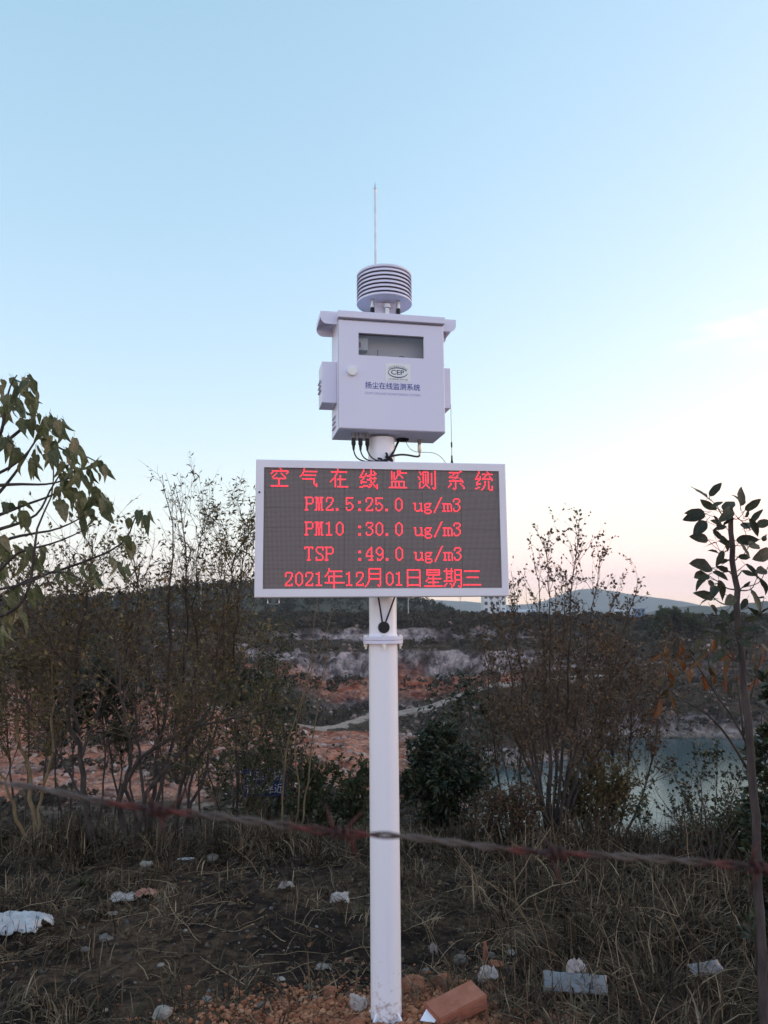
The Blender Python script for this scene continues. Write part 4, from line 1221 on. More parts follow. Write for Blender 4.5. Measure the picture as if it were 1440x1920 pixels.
def shrub(name, label, cat, stems, bark, twigmat, leafmat, seed, twigs=30, tl=0.45, t0=0.25, sub=4, leaves=6, leaf=(0.02, 0.04), lw=0.28, ang=(0.4, 0.9), up=0.35, droop=0.1, tr=0.0028, group=None, wig=0.015, stem_sides=7):
    """stems: list of (polyline, base radius, tip radius)"""
    r = np.random.default_rng(seed)
    root = empty(name, tuple(stems[0][0][0])); off = np.array(stems[0][0][0], float)
    tag(root, label, cat, group)
    tw, lf = Acc(), Acc(); LP, LD = [], []
    def add_leaves(P, k):
        m = len(P)
        for _ in range(k):
            f = r.uniform(0.15, 1.0) * (m - 1.001); i = int(f); q = P[i] + (P[i + 1] - P[i]) * (f - i)
            T = P[i + 1] - P[i]; T = T / (np.linalg.norm(T) + 1e-9)
            LP.append(q); LD.append(rand_dirs(T, r.uniform(0.4, 1.2), r))
    for poly, r0, r1 in stems:
        n = 22
        P = spline(poly, n) - off
        seglen = np.linalg.norm(P[-1] - P[0])
        w = np.cumsum(r.normal(0, wig * seglen * 0.25, (n, 3)), axis=0); w -= np.linspace(0, 1, n)[:, None] * w[-1]
        P = P + w * np.array([1, 1, 0.3])
        rr = r0 + (r1 - r0) * np.linspace(0, 1, n) ** 0.8
        a = Acc(); a.tube(P, rr, stem_sides)
        link('stem', a.mesh('stem', True, False), bark, root)
        for _ in range(twigs):
            f = r.uniform(t0, 0.99) * (n - 1.001); i = int(f)
            q = P[i] + (P[i + 1] - P[i]) * (f - i); T = P[i + 1] - P[i]; T /= np.linalg.norm(T)
            D = rand_dirs(T, r.uniform(*ang), r); D[2] += up; D /= np.linalg.norm(D)
            l = tl * r.uniform(0.45, 1.15) * (1.15 - 0.55 * f / n)
            m = 6; Q = [q]
            for s in range(m - 1):
                D = D + r.normal(0, 0.16, 3) + np.array([0, 0, 0.05]); D /= np.linalg.norm(D); Q.append(Q[-1] + D * l / (m - 1))
            Q = np.array(Q); rb = min(tr * (0.7 + l), rr[i] * 0.7)
            tw.tube(Q, np.linspace(rb, rb * 0.3, m), 3, cap=False)
            add_leaves(Q, leaves)
            for _s in range(sub):
                g = r.uniform(0.2, 0.95) * (m - 1.001); j = int(g); q2 = Q[j] + (Q[j + 1] - Q[j]) * (g - j)
                T2 = Q[j + 1] - Q[j]; T2 /= np.linalg.norm(T2)
                D2 = rand_dirs(T2, r.uniform(0.4, 1.0), r); D2[2] += up * 0.5; D2 /= np.linalg.norm(D2)
                l2 = l * r.uniform(0.25, 0.6); c = r.normal(0, 0.12, 3)
                Q2 = np.array([q2, q2 + D2 * l2 * 0.5 + c * l2 * 0.4, q2 + (D2 + c) * l2])
                tw.tube(Q2, [rb * 0.5, rb * 0.4, rb * 0.2], 3, cap=False)
                add_leaves(Q2, leaves)
    tag(link('twigs', tw.mesh('twigs', True, False), twigmat, root), kind='stuff')
    if LP:
        LP, LD = np.array(LP), np.array(LD)
        small_leaves(lf, LP, LD, r.uniform(leaf[0], leaf[1], len(LP)), lw, r, droop)
        tag(link('foliage', lf.mesh('foliage'), leafmat, root), kind='stuff')
    return root

def on(p):
    """drop a base point onto the bank"""
    return (p[0], p[1], float(near_height(p[0], p[1])) - 0.02)

def big_leaf_mesh(name, wide=0.36, bend=0.25, fold=0.25, seed=0, heart=0.0):
    r = np.random.default_rng(seed)
    t = np.array([0, 0.05, 0.14, 0.28, 0.44, 0.6, 0.76, 0.9, 1.0]); n = len(t)
    w = wide * (np.sin(PI * np.clip(t, 0, 1) ** (0.75 - 0.2 * heart)) ** 0.85) * (1 + 0.06 * r.normal(size=n)); w[0] = 0.008; w[-1] = 0.0
    z = -bend * t ** 2 + 0.015 * r.normal(size=n)
    V = []
    for i in range(n):
        V += [(-w[i], t[i] - heart * 0.06 * (i == 1), z[i] + fold * w[i] + 0.012 * r.normal()), (0, t[i], z[i]), (w[i], t[i] - heart * 0.06 * (i == 1), z[i] + fold * w[i] + 0.012 * r.normal())]
    F = []
    for i in range(n - 1):
        a, b = 3 * i, 3 * i + 3
        F += [(a, a + 1, b + 1, b), (a + 1, a + 2, b + 2, b + 1)]
    # stalk
    acc = Acc(); acc.add(V, None, F)
    acc.tube([(0, -0.28, 0.05), (0, -0.12, 0.03), (0, 0.0, 0.0)], 0.011, 4)
    return acc.mesh(name, True, False)

def leaf_mat(name, cols, rough=0.5, trans=0.22, spec=0.35):
    """single large leaves: each object takes its own tone, with blotches and a paler midrib"""
    m, n, l, b = nodes_of(name)
    oi = n.new('ShaderNodeObjectInfo')
    r = n.new('ShaderNodeValToRGB')
    while len(r.color_ramp.elements) < len(cols): r.color_ramp.elements.new(0.5)
    for e, (p, c) in zip(r.color_ramp.elements, cols): e.position = p; e.color = (*c, 1)
    l.new(oi.outputs['Random'], r.inputs['Fac'])
    tc = n.new('ShaderNodeTexCoord'); nz = n.new('ShaderNodeTexNoise'); nz.inputs['Scale'].default_value = 5; nz.inputs['Detail'].default_value = 5
    l.new(tc.outputs['Object'], nz.inputs['Vector'])
    mr = n.new('ShaderNodeMapRange'); mr.inputs['From Min'].default_value = 0.35; mr.inputs['From Max'].default_value = 0.65; mr.inputs['To Min'].default_value = 0.65; mr.inputs['To Max'].default_value = 1.3
    l.new(nz.outputs['Fac'], mr.inputs['Value'])
    mu = n.new('ShaderNodeVectorMath'); mu.operation = 'SCALE'; l.new(r.outputs['Color'], mu.inputs[0]); l.new(mr.outputs['Result'], mu.inputs['Scale'])
    # paler midrib and side veins
    sx = n.new('ShaderNodeSeparateXYZ'); l.new(tc.outputs['Object'], sx.inputs[0])
    ab = n.new('ShaderNodeMath'); ab.operation = 'ABSOLUTE'; l.new(sx.outputs['X'], ab.inputs[0])
    ml = n.new('ShaderNodeMath'); ml.operation = 'MULTIPLY_ADD'; ml.inputs[1].default_value = -0.9; l.new(ab.outputs[0], ml.inputs[0]); l.new(sx.outputs['Y'], ml.inputs[2])
    fr = n.new('ShaderNodeMath'); fr.operation = 'PINGPONG'; fr.inputs[1].default_value = 0.065; l.new(ml.outputs[0], fr.inputs[0])
    mn = n.new('ShaderNodeMath'); mn.operation = 'MINIMUM'; l.new(fr.outputs[0], mn.inputs[0]); l.new(ab.outputs[0], mn.inputs[1])
    vr = n.new('ShaderNodeMapRange'); vr.inputs['From Min'].default_value = 0.004; vr.inputs['From Max'].default_value = 0.016; vr.inputs['To Min'].default_value = 1.7; vr.inputs['To Max'].default_value = 1.0; l.new(mn.outputs[0], vr.inputs['Value'])
    m2 = n.new('ShaderNodeVectorMath'); m2.operation = 'SCALE'; l.new(mu.outputs['Vector'], m2.inputs[0]); l.new(vr.outputs['Result'], m2.inputs['Scale']); mu = m2
    l.new(mu.outputs['Vector'], b.inputs['Base Color'])
    b.inputs['Roughness'].default_value = rough; b.inputs['Specular IOR Level'].default_value = spec
    t = n.new('ShaderNodeBsdfTranslucent'); l.new(mu.outputs['Vector'], t.inputs['Color'])
    mx = n.new('ShaderNodeMixShader'); mx.inputs['Fac'].default_value = trans
    l.new(b.outputs['BSDF'], mx.inputs[1]); l.new(t.outputs['BSDF'], mx.inputs[2]); l.new(mx.outputs['Shader'], n['Material Output'].inputs['Surface'])
    return m

def place_leaf(me, base, tip, parent, off, r, normal=None, size=None):
    base = np.array(base, float) - off; tip = np.array(tip, float) - off
    y = tip - base; L = np.linalg.norm(y) if size is None else size; y = y / np.linalg.norm(y)
    nn = r.normal(size=3) * 0.6 + (np.array([0, -1.0, 0.5]) if normal is None else np.array(normal))
    x = np.cross(y, nn); x /= np.linalg.norm(x); z = np.cross(x, y)
    o = bpy.data.objects.new('leaf', me); COL.objects.link(o); o.parent = parent
    Mx = Matrix(((x[0], y[0], z[0], base[0]), (x[1], y[1], z[1], base[1]), (x[2], y[2], z[2], base[2]), (0, 0, 0, 1)))
    o.matrix_local = Mx @ Matrix.Scale(L, 4)
    return o

def build_left_tree():
    r = np.random.default_rng(11)
    mat = leaf_mat('dull_green_big_leaf', [(0, (0.065, 0.074, 0.034)), (0.45, (0.115, 0.122, 0.056)), (0.8, (0.16, 0.152, 0.074)), (1, (0.21, 0.165, 0.095))], trans=0.38)
    ms = []
    for k, (w, bnd, fo) in enumerate(((0.25, 0.35, 0.4), (0.20, 0.6, 0.55), (0.30, 0.2, 0.25), (0.20, 0.45, 1.0), (0.26, 0.8, 0.6), (0.15, 0.4, 1.3), (0.22, -0.25, 0.5))):
        me = big_leaf_mesh('leaf', w, bnd, fo, 40 + k, 1.0); me.materials.append(mat); ms.append(me)
    base = on((-1.6982, 3.0000, 0.0764)); off = np.array(base)
    t = empty('broadleaf_tree', base)
    tag(t, 'broad leaved tree with large drooping olive leaves at the left edge', 'tree')
    a = Acc(); a.tube(np.array(spline([base, (-1.7103, 3.0000, 0.8201), (-1.6751, 3.0000, 1.5142), (-1.6456, 3.0000, 2.0372), (-1.6296, 3.0500, 2.3993), (-1.6252, 3.1000, 2.6438)], 24)) - off, np.linspace(0.04, 0.006, 24), 9)
    link('trunk', a.mesh('trunk', True, False), M['bark_grey'], t)
    BR = [
        [(-1.6652, 3.0000, 1.6168), (-1.4536, 2.9500, 1.7934), (-1.3363, 2.9200, 1.8140), (-1.2489, 2.9000, 1.8254), (-1.1774, 2.9000, 1.8554), (-1.1238, 2.9200, 1.8943)],
        [(-1.6612, 3.0000, 1.7832), (-1.5078, 3.0000, 1.8407), (-1.4296, 3.0000, 1.8653), (-1.3855, 3.0200, 1.8927), (-1.3364, 3.0500, 2.0084), (-1.2928, 3.0500, 2.0864)],
        [(-1.6554, 3.0000, 1.8567), (-1.5362, 3.0500, 1.9043), (-1.4712, 3.0800, 1.9402), (-1.3527, 3.1000, 1.9903), (-1.2635, 3.1000, 2.0402)],
        [(-1.6459, 3.0000, 1.9732), (-1.4924, 2.9500, 2.0061), (-1.4117, 2.9200, 2.0045), (-1.2635, 2.9000, 2.0040), (-1.1629, 2.9000, 2.0362)],
        [(-1.6841, 3.0000, 1.4938), (-1.4489, 2.9000, 1.6756), (-1.3474, 2.8600, 1.7440), (-1.2559, 2.8400, 1.7594), (-1.1645, 2.8400, 1.7923), (-1.1141, 2.8500, 1.8208)],
        [(-1.7186, 3.0500, 1.4316), (-1.4180, 3.1000, 1.6502), (-1.2823, 3.1200, 1.6952), (-1.1694, 3.1200, 1.7375), (-1.1011, 3.1200, 1.7673), (-1.0548, 3.1200, 1.8061), (-1.0277, 3.1000, 1.8408), (-0.9955, 3.0800, 1.9099), (-0.9680, 3.0600, 1.9200)],
        [(-1.6456, 3.0000, 2.0372), (-1.4699, 2.9000, 2.0473), (-1.4086, 2.8800, 2.0740), (-1.3621, 2.8800, 2.1170), (-1.3239, 2.9000, 2.1943)],
        [(-1.6311, 3.0000, 2.1446), (-1.5053, 2.9600, 2.2207), (-1.4897, 2.9500, 2.2934), (-1.4653, 2.9500, 2.4232), (-1.4498, 2.9500, 2.4492)],
        [(-1.6534, 3.0000, 1.8251), (-1.5097, 3.1500, 2.1298), (-1.4748, 3.1800, 2.2270), (-1.4609, 3.2000, 2.2661), (-1.4069, 3.2000, 2.3237)],
        [(-1.7095, 3.0500, 1.4522), (-1.2872, 2.8000, 1.6106), (-1.2778, 2.8000, 1.7307), (-1.2707, 2.8000, 1.8207), (-1.2308, 2.8200, 1.9520), (-1.2326, 2.8200, 2.0729)],
        [(-1.6483, 3.0000, 2.0801), (-1.5564, 3.1000, 2.2097), (-1.4815, 3.1200, 2.2814), (-1.3356, 3.1000, 2.1854), (-1.2166, 3.0800, 2.1467), (-1.1535, 3.0600, 2.1134)],
        [(-1.6738, 3.0000, 1.4937), (-1.3818, 2.7000, 1.5856), (-1.2345, 2.7000, 1.6215), (-1.1513, 2.7200, 1.6591), (-1.0826, 2.7400, 1.6312)],
    ]
    for b in BR:
        P = np.array(spline(b, 16)) - off
        a = Acc(); a.tube(P, np.linspace(0.0095, 0.0022, 16), 6)
        link('branch', a.mesh('branch', True, False), M['bark_grey'], t)
    A = [(20,100),(190,90),(240,120),(150,160),(200,190),(270,200),(110,240),(170,260),(230,270),(300,250),(90,320),(160,340),(220,360),(280,330),(330,400),(60,390),(200,440),(260,450),(310,460),
         (440,410),(500,440),(540,480),(420,450),(370,510),(470,520),(430,560),(520,560),(400,620),(480,640),(20,580),(80,590),(120,640),(60,670),(130,700),(170,750),(220,800),(320,690),(370,690),(330,760),(300,830),
         (430,680),(470,720),(620,650),(640,690),(580,720),(600,780),(660,790),(700,780),(540,820),(590,850),(640,880),(700,880),(560,920),(620,940),(680,950),(530,970),(740,950),(800,920),(830,840),(870,810),(885,860),
         (800,1000),(600,1020),(650,1050),(700,1080),(560,1080),(500,1050),(640,1120),(700,1130),(750,1140),(800,1140),(850,1070),(890,1090),(930,1140),(960,1180),(900,1190),(790,1240),(750,1190),(680,1180),(490,1170),(530,1150),(800,1290),(720,1320),
         (90,1180),(200,1170),(210,1250),(110,1280),(20,1180),(240,1310),(1150,1320),(1220,1250),(1320,1255),(1130,1480),(1150,1530),(1050,1480),(1000,1680),(1050,1700),(1100,1740),(20,1470),(30,1550),(60,1590),(140,1550),
         (240,1550),(260,1610),(220,1670),(350,1580),(330,1680),(390,1740),(500,1740),(540,1770),(620,1790),(840,1790),(830,1850),(740,1750),(60,1880),(40,1960),(110,1950),(180,1930),(60,2080),(150,2060),(260,1960),(90,2180),(30,2260),(200,2150),(320,1900),(15,1700),(100,80),(40,240),(25,330),(255,60)]
    A = A + [(cx + r.normal(0, 22), cy + r.normal(10, 30)) for cx, cy in A ] + [(cx + r.normal(0, 30), cy + r.normal(20, 40)) for cx, cy in A if r.uniform() < 0.3]
    for (cx, cy) in A:
        big = r.uniform(18, 38)
        ax, ay = cx / 4.683, 690 + cy / 4.683
        tilt = r.normal(0.15, 0.35)
        Yd = r.uniform(2.75, 3.2)
        b = PX(ax, ay, Yd); e = PX(ax + big * math.sin(tilt), ay + big * math.cos(tilt), Yd + r.uniform(-0.04, 0.04))
        place_leaf(ms[r.integers(len(ms))], b, e, t, off, r, normal=r.normal(0, 0.7, 3) + np.array([0, -0.8, 0.3]))

def build_sapling():
    r = np.random.default_rng(21)
    mat = leaf_mat('dark_glossy_leaf', [(0, (0.022, 0.027, 0.017)), (0.5, (0.032, 0.038, 0.022)), (1, (0.050, 0.052, 0.030))], rough=0.55, spec=0.25)
    ms = []
    for k, (w, bnd, fo) in enumerate(((0.23, 0.12, 0.2), (0.21, 0.25, 0.4), (0.26, 0.05, 0.15), (0.18, 0.2, 0.7))):
        me = big_leaf_mesh('leaf', w, bnd, fo, 60 + k); me.materials.append(mat); ms.append(me)
    base = on((1.1747, 2.6000, 0.1519)); off = np.array(base)
    t = empty('young_tree', base)
    tag(t, 'slim straight sapling with glossy dark leaves at the right edge', 'tree')
    path = [base, (1.1828, 2.6000, 0.4015), (1.1908, 2.6000, 0.7232), (1.1937, 2.6000, 1.0562), (1.1854, 2.6000, 1.3139), (1.1823, 2.6000, 1.5785), (1.1801, 2.6000, 1.7588), (1.1815, 2.6000, 1.8594)]
    P = np.array(spline(path, 40)); P += 0.0025 * r.normal(size=P.shape)
    a = Acc(); a.tube(P - off, np.interp(np.linspace(0, 1, 40), [0, 0.5, 0.85, 1], [0.0150, 0.0130, 0.0098, 0.0078]), 10)
    link('trunk', a.mesh('trunk', True, False), M['bark_grey'], t)
    LF = [(1135,195,1070,145),(1148,188,1197,130),(1190,250,1105,215),(1160,245,1205,215),(1300,235,1310,155),(1325,258,1392,212),(1120,265,1040,268),(1125,275,1038,298),(1130,312,1078,370),(1170,285,1195,335),
          (1215,260,1265,215),(1260,250,1225,295),(1350,335,1397,265),(1290,300,1345,345),(1380,335,1445,315),(1320,290,1350,255),(1140,405,1070,390),(1165,360,1210,400),(1195,385,1240,425),(1280,408,1378,405),(1300,420,1345,485),
          (1450,462,1390,495),(1215,460,1190,525),(1255,420,1225,460),(1290,490,1345,492),(1325,530,1385,580),(1310,560,1368,582),(1160,545,1070,525),(1140,580,1085,590),(1140,590,1085,637),(1165,565,1228,590),(1140,610,1172,645),
          (1195,610,1215,682),(1175,640,1165,680),(1385,595,1437,652),(1355,655,1402,748),(1165,695,1103,675),(1155,700,1098,720),(1150,735,1192,775),(1180,785,1103,780),(1210,755,1237,810),(1285,755,1248,812),(1345,745,1392,782),
          (1290,862,1332,850),(1310,870,1402,842),(1190,830,1232,872),(1205,890,1172,962),(1300,215,1270,180),(1345,300,1390,375),(1430,555,1390,565),(1265,430,1215,415),(1320,350,1350,320),(1230,340,1180,350),(1270,300,1225,325),
          (1395,770,1445,745),(1375,800,1430,800),(1335,700,1310,745),(1240,560,1200,545),(1235,880,1205,930),(1410,880,1445,905),(1395,830,1440,860),(1420,700,1385,690),(1300,900,1345,935),(1265,905,1220,930),(1235,830,1185,845),(1325,810,1375,795),(1405,930,1445,960),(1330,960,1290,1000),(1215,960,1180,1000),(1370,870,1340,905),(1160,870,1120,880),(1275,690,1235,720),(1315,640,1350,620),(1190,470,1150,455),(1345,440,1390,430),(1405,400,1445,390),(1240,505,1205,520),(1210,330,1165,310),(1180,420,1130,435)]
    bases = []
    tr_x = lambda py: np.interp(py, [945, 1000, 1100, 1250, 1400, 1600], [1369, 1372, 1380, 1392, 1407, 1419])
    tw = {}
    for (x0, y0, x1, y1) in LF:
        a0 = (900 + x0 / 2.667, 860 + y0 / 2.667); a1 = (900 + x1 / 2.667, 860 + y1 / 2.667)
        Yd = 2.6 + r.uniform(-0.14, 0.14)
        b, e = PX(a0[0], a0[1], Yd), PX(a1[0], a1[1], Yd + r.uniform(-0.05, 0.05))
        place_leaf(ms[r.integers(len(ms))], b, e, t, off, r, size=1.22 * np.linalg.norm(np.array(e) - np.array(b)))
        bases.append(np.array(b))
    # twigs: every leaf joins the nearest twig or trunk point below it, so they branch
    nodes = [q for q in P[8:]]; nrad = [0.0040] * len(nodes)
    tx = np.interp
    order = sorted(range(len(bases)), key=lambda i: np.min(np.linalg.norm(P - bases[i], axis=1)))
    for i in order:
        bp = bases[i]; Nn = np.array(nodes)
        dz = Nn[:, 2] - bp[2]
        cost = np.linalg.norm(Nn - bp, axis=1) + 1.2 * np.maximum(dz + 0.012, 0)
        k = int(np.argmin(cost)); s0 = Nn[k]; L = np.linalg.norm(bp - s0)
        if L < 0.004: continue
        mid = (s0 + bp) / 2 + np.array([0, 0, -0.12 * L]) + r.normal(0, 0.05 * L, 3)
        r0 = min(nrad[k] * 0.8, 0.0030); q = Acc(); C = np.array(spline([s0, mid, bp], 9)); q.tube(C - off, np.linspace(r0, max(r0 * 0.55, 0.0010), 9), 5)
        link('twig', q.mesh('twig', True, False), M['bark_grey'], t)
        for f in (3, 5, 7): nodes.append(C[f]); nrad.append(r0 * 0.8)

def build_orange_plant():
    r = np.random.default_rng(31)
    mat = leaf_mat('turning_orange_leaf', [(0, (0.11, 0.038, 0.016)), (0.3, (0.17, 0.055, 0.018)), (0.55, (0.12, 0.060, 0.022)), (0.8, (0.060, 0.046, 0.019)), (1, (0.022, 0.018, 0.013))], trans=0.3)
    ms = []
    for k, (w, bnd, fo) in enumerate(((0.18, 0.3, 0.5), (0.14, 0.5, 0.8), (0.22, 0.2, 0.4))):
        me = big_leaf_mesh('leaf', w, bnd, fo, 80 + k); me.materials.append(mat); ms.append(me)
    base = on((1.4792, 3.3000, 0.1865)); off = np.array(base)
    t = empty('small_tree', base)
    tag(t, 'thin leaning tree with hanging orange and rust leaves behind the sapling', 'tree')
    BR = [([base, (1.4977, 3.3000, 0.5976), (1.4893, 3.3000, 0.9801), (1.3707, 3.3000, 1.1747), (1.2937, 3.3000, 1.3076), (1.2489, 3.3000, 1.3880)], 0.011, 0.002),
          ([(1.4936, 3.3000, 0.8512), (1.4346, 3.3000, 0.9590), (1.3318, 3.2500, 1.0680), (1.1801, 3.2000, 1.1603), (1.1303, 3.2000, 1.2012)], 0.006, 0.002),
          ([(1.4893, 3.3000, 0.9801), (1.5037, 3.3500, 1.1488), (1.5062, 3.4000, 1.2912), (1.5016, 3.4000, 1.3598)], 0.005, 0.0015),
          ([(1.4893, 3.3000, 0.9801), (1.5432, 3.3000, 1.1754), (1.5803, 3.3000, 1.2852), (1.6025, 3.3000, 1.3739)], 0.005, 0.0015),
          ([(1.3707, 3.3000, 1.1747), (1.3736, 3.3200, 1.2635), (1.3701, 3.3400, 1.3632)], 0.003, 0.0012),
          ([(1.2937, 3.3000, 1.3076), (1.2338, 3.3000, 1.3214), (1.1906, 3.3000, 1.3551)], 0.003, 0.0012)]
    for b, r0, r1 in BR:
        a = Acc(); a.tube(np.array(spline(b, 16)) - off, np.linspace(r0, r1, 16), 6); link('branch', a.mesh('branch', True, False), M['bark'], t)
    A = [(375,330),(400,400),(510,260),(540,340),(500,420),(430,500),(400,600),(340,610),(440,700),(410,800),(360,880),(420,860),(330,960),(770,270),(800,360),(870,280),(640,560),(690,480),(830,560),(870,640),(800,690),(760,640),(1010,500),(1050,690),(1110,640),(1060,400),
         (1340,520),(1370,650),(1300,420),(560,500),(600,420),(330,420),(1390,330),(1410,430),(980,620)]
    A = A + [(cx + r.normal(0, 30), cy + r.normal(15, 40)) for cx, cy in A]
    for cx, cy in A:
        ax, ay = 1180 + cx / 5.54, 1150 + cy / 5.54; big = r.uniform(14, 30); tilt = r.normal(-0.15, 0.4); Yd = r.uniform(3.1, 3.45)
        place_leaf(ms[r.integers(3)], PX(ax, ay, Yd), PX(ax + big * math.sin(tilt), ay + big * math.cos(tilt), Yd + r.uniform(-0.04, 0.04)), t, off, r)

def build_shrubs():
    B, T, D = M['bark'], M['twig'], M['twig_dry']
    G = 'shrubs along the edge of the bank'
    # ---- left of the post
    b = on((-1.9197, 5.3000, -0.0206))
    shrub('shrub', 'dark forked shrub nearest the broad leaved tree, standing over the paper scrap', 'shrub', [
        ([b, (-1.9959, 5.3000, 0.2902), (-2.0460, 5.3000, 0.6333), (-2.0898, 5.3000, 0.9825), (-2.0505, 5.3000, 1.5896), (-2.0247, 5.3000, 2.0294)], 0.026, 0.004),
        ([(-2.0561, 5.3000, 0.7027), (-2.1659, 5.2000, 1.2015), (-2.3212, 5.1000, 1.5195), (-2.4641, 5.1000, 1.6955)], 0.012, 0.003),
        ([(-2.0359, 5.3000, 0.5642), (-1.9179, 5.4000, 1.0068), (-1.8181, 5.5000, 1.4029), (-1.7499, 5.5000, 1.8548)], 0.012, 0.003),
        ([(-1.9740, 5.3000, 0.1883), (-2.2277, 5.5000, 0.4585), (-2.4536, 5.6000, 0.7702), (-2.6359, 5.6000, 0.9941)], 0.012, 0.004)], B, T, M['leaf_olive'], 1, t0=0.40, twigs=44, tl=0.68, wig=0.035, ang=(0.5, 1.2), up=0.12, leaves=3, sub=4, leaf=(0.018, 0.045), group=G)
    b = on((-1.6989, 5.4000, -0.0446))
    shrub('shrub', 'shrub with one thick limb arching right above the rusty barb', 'shrub', [
        ([b, (-1.7886, 5.4000, 0.2653), (-1.6741, 5.4000, 0.5081), (-1.5218, 5.4000, 0.6298), (-1.3789, 5.4000, 0.7240), (-1.0338, 5.4000, 0.7850), (-0.8155, 5.4000, 0.8365)], 0.024, 0.005),
        ([b, (-1.6699, 5.5000, 0.3118), (-1.4541, 5.5000, 0.4876), (-1.3065, 5.5000, 0.8101), (-1.2196, 5.5000, 1.2861), (-1.0951, 5.5000, 1.9217), (-0.9449, 5.5000, 2.1163)], 0.020, 0.003),
        ([b, (-1.7144, 5.2000, 0.4783), (-1.7544, 5.1000, 0.8985), (-1.8581, 5.1000, 1.3424), (-1.9763, 5.0000, 1.7567)], 0.016, 0.003)], B, T, M['leaf_olive'], 2, t0=0.40, twigs=44, tl=0.68, wig=0.035, ang=(0.5, 1.2), up=0.12, leaves=3, sub=4, leaf=(0.018, 0.045), group=G)
    b = on((-1.6600, 5.6000, -0.0389))
    shrub('shrub', 'tall bare shrub whose topmost twigs stand clear against the sky left of the display', 'shrub', [
        ([b, (-1.6475, 5.6000, 0.3981), (-1.6149, 5.6000, 0.9482), (-1.5835, 5.6000, 1.7164), (-1.5820, 5.6000, 2.2196), (-1.6380, 5.6000, 2.5301)], 0.020, 0.002),
        ([b, (-1.5825, 5.7000, 0.4145), (-1.4852, 5.7000, 1.0889), (-1.4770, 5.7000, 1.8450), (-1.4984, 5.7000, 2.0634), (-1.5733, 5.7000, 2.4866)], 0.018, 0.002),
        ([b, (-1.7683, 5.7000, 0.4900), (-1.8669, 5.8000, 1.0847), (-1.8401, 5.8000, 1.7139), (-1.9423, 5.8000, 2.1175)], 0.014, 0.002)], B, T, M['leaf_brown'], 3, twigs=34, tl=0.5, leaves=2, sub=3, leaf=(0.02, 0.05), lw=0.16, ang=(0.25, 0.7), group=G)
    b = on((-1.5260, 5.9000, -0.1232))
    shrub('shrub', 'shrub with upright twigs and narrow leaves touching the left side of the display', 'shrub', [
        ([b, (-1.4798, 5.9000, 0.3751), (-1.4060, 5.9000, 0.9553), (-1.3967, 5.9000, 1.6163), (-1.4071, 5.9000, 2.0819), (-1.3869, 5.9000, 2.2890)], 0.018, 0.002),
        ([b, (-1.3456, 6.0000, 0.4325), (-1.2160, 6.0000, 1.0642), (-1.1642, 6.0000, 1.6325), (-1.1223, 6.0000, 2.1310), (-1.1424, 6.0000, 2.3424)], 0.016, 0.002),
        ([b, (-1.3760, 5.8000, 0.3559), (-1.2687, 5.8000, 0.8098), (-1.2408, 5.8000, 1.3918), (-1.2709, 5.8000, 1.9094)], 0.014, 0.002)], B, T, M['leaf_olive'], 4, t0=0.42, twigs=40, tl=0.68, wig=0.035, leaves=3, sub=4, leaf=(0.025, 0.055), lw=0.16, ang=(0.25, 0.8), droop=0.35, group=G)
    b = on((-1.1723, 6.2000, -0.2015))
    shrub('shrub', 'leafy yellowish shrub growing in front of the small blue sign', 'shrub', [
        ([b, (-1.1601, 6.2000, 0.3145), (-1.2325, 6.2000, 0.8843), (-1.2838, 6.2000, 1.3839)], 0.014, 0.003),
        ([b, (-1.0316, 6.3000, 0.3350), (-0.9103, 6.3000, 0.8714), (-0.8288, 6.3000, 1.3353)], 0.012, 0.002),
        ([b, (-1.3447, 6.2000, 0.1959), (-1.4765, 6.2000, 0.5189), (-1.6511, 6.2000, 0.8057)], 0.010, 0.002),
        ([b, (-1.0724, 6.2000, -0.0052), (-0.9712, 6.2000, 0.1529), (-0.8492, 6.2000, 0.3924)], 0.008, 0.002)], B, D, M['leaf_green'], 5, twigs=36, tl=0.45, leaves=5, sub=3, leaf=(0.025, 0.055), lw=0.2, group=G)
    b = on((-2.3692, 5.4000, -0.0731))
    shrub('shrub', 'low shrub with a pale crooked stem at the lower left edge', 'shrub', [
        ([b, (-2.4696, 5.4000, 0.3403), (-2.5376, 5.4000, 0.7977), (-2.5223, 5.4000, 1.3379), (-2.4317, 5.4000, 1.7426)], 0.018, 0.003),
        ([b, (-2.3315, 5.5000, 0.3173), (-2.2746, 5.5000, 0.6738), (-2.3324, 5.5000, 1.1110), (-2.2796, 5.5000, 1.5943)], 0.014, 0.003),
        ([b, (-2.5263, 5.3000, 0.2946), (-2.6922, 5.3000, 0.7081), (-2.7554, 5.3000, 1.1650)], 0.014, 0.003)], M['bark_pale'], T, M['leaf_olive'], 6, t0=0.42, twigs=34, tl=0.68, wig=0.035, ang=(0.5, 1.2), up=0.12, leaves=3, sub=4, leaf=(0.018, 0.045), group=G)
    # pale wands between the sign and the post
    for k, (pts, lab) in enumerate((([(-0.7946, 5.9000, -0.1592), (-0.7286, 5.9000, 0.4070), (-0.6517, 5.9000, 0.7925), (-0.4928, 5.9000, 1.1841), (-0.4043, 5.9000, 1.5028)], 'pale leaning wand crossing the grey cliff left of the post'),
                                    ([(-0.6571, 6.0000, -0.1886), (-0.5992, 6.0000, 0.1935), (-0.5484, 6.0000, 0.5823), (-0.4764, 6.0000, 1.0579), (-0.3988, 6.0000, 1.3804)], 'straight yellowish wand closest to the white post'),
                                    ([(-0.7286, 6.1000, -0.2162), (-0.6703, 6.1000, 0.1722), (-0.6890, 6.1000, 0.5681), (-0.5922, 6.1000, 1.0107), (-0.5519, 6.1000, 1.4211), (-0.5274, 6.1000, 1.6290)], 'thin brown wand between the sign and the post, reaching up to the display'))):
        pts = [on(pts[0])] + pts[1:]
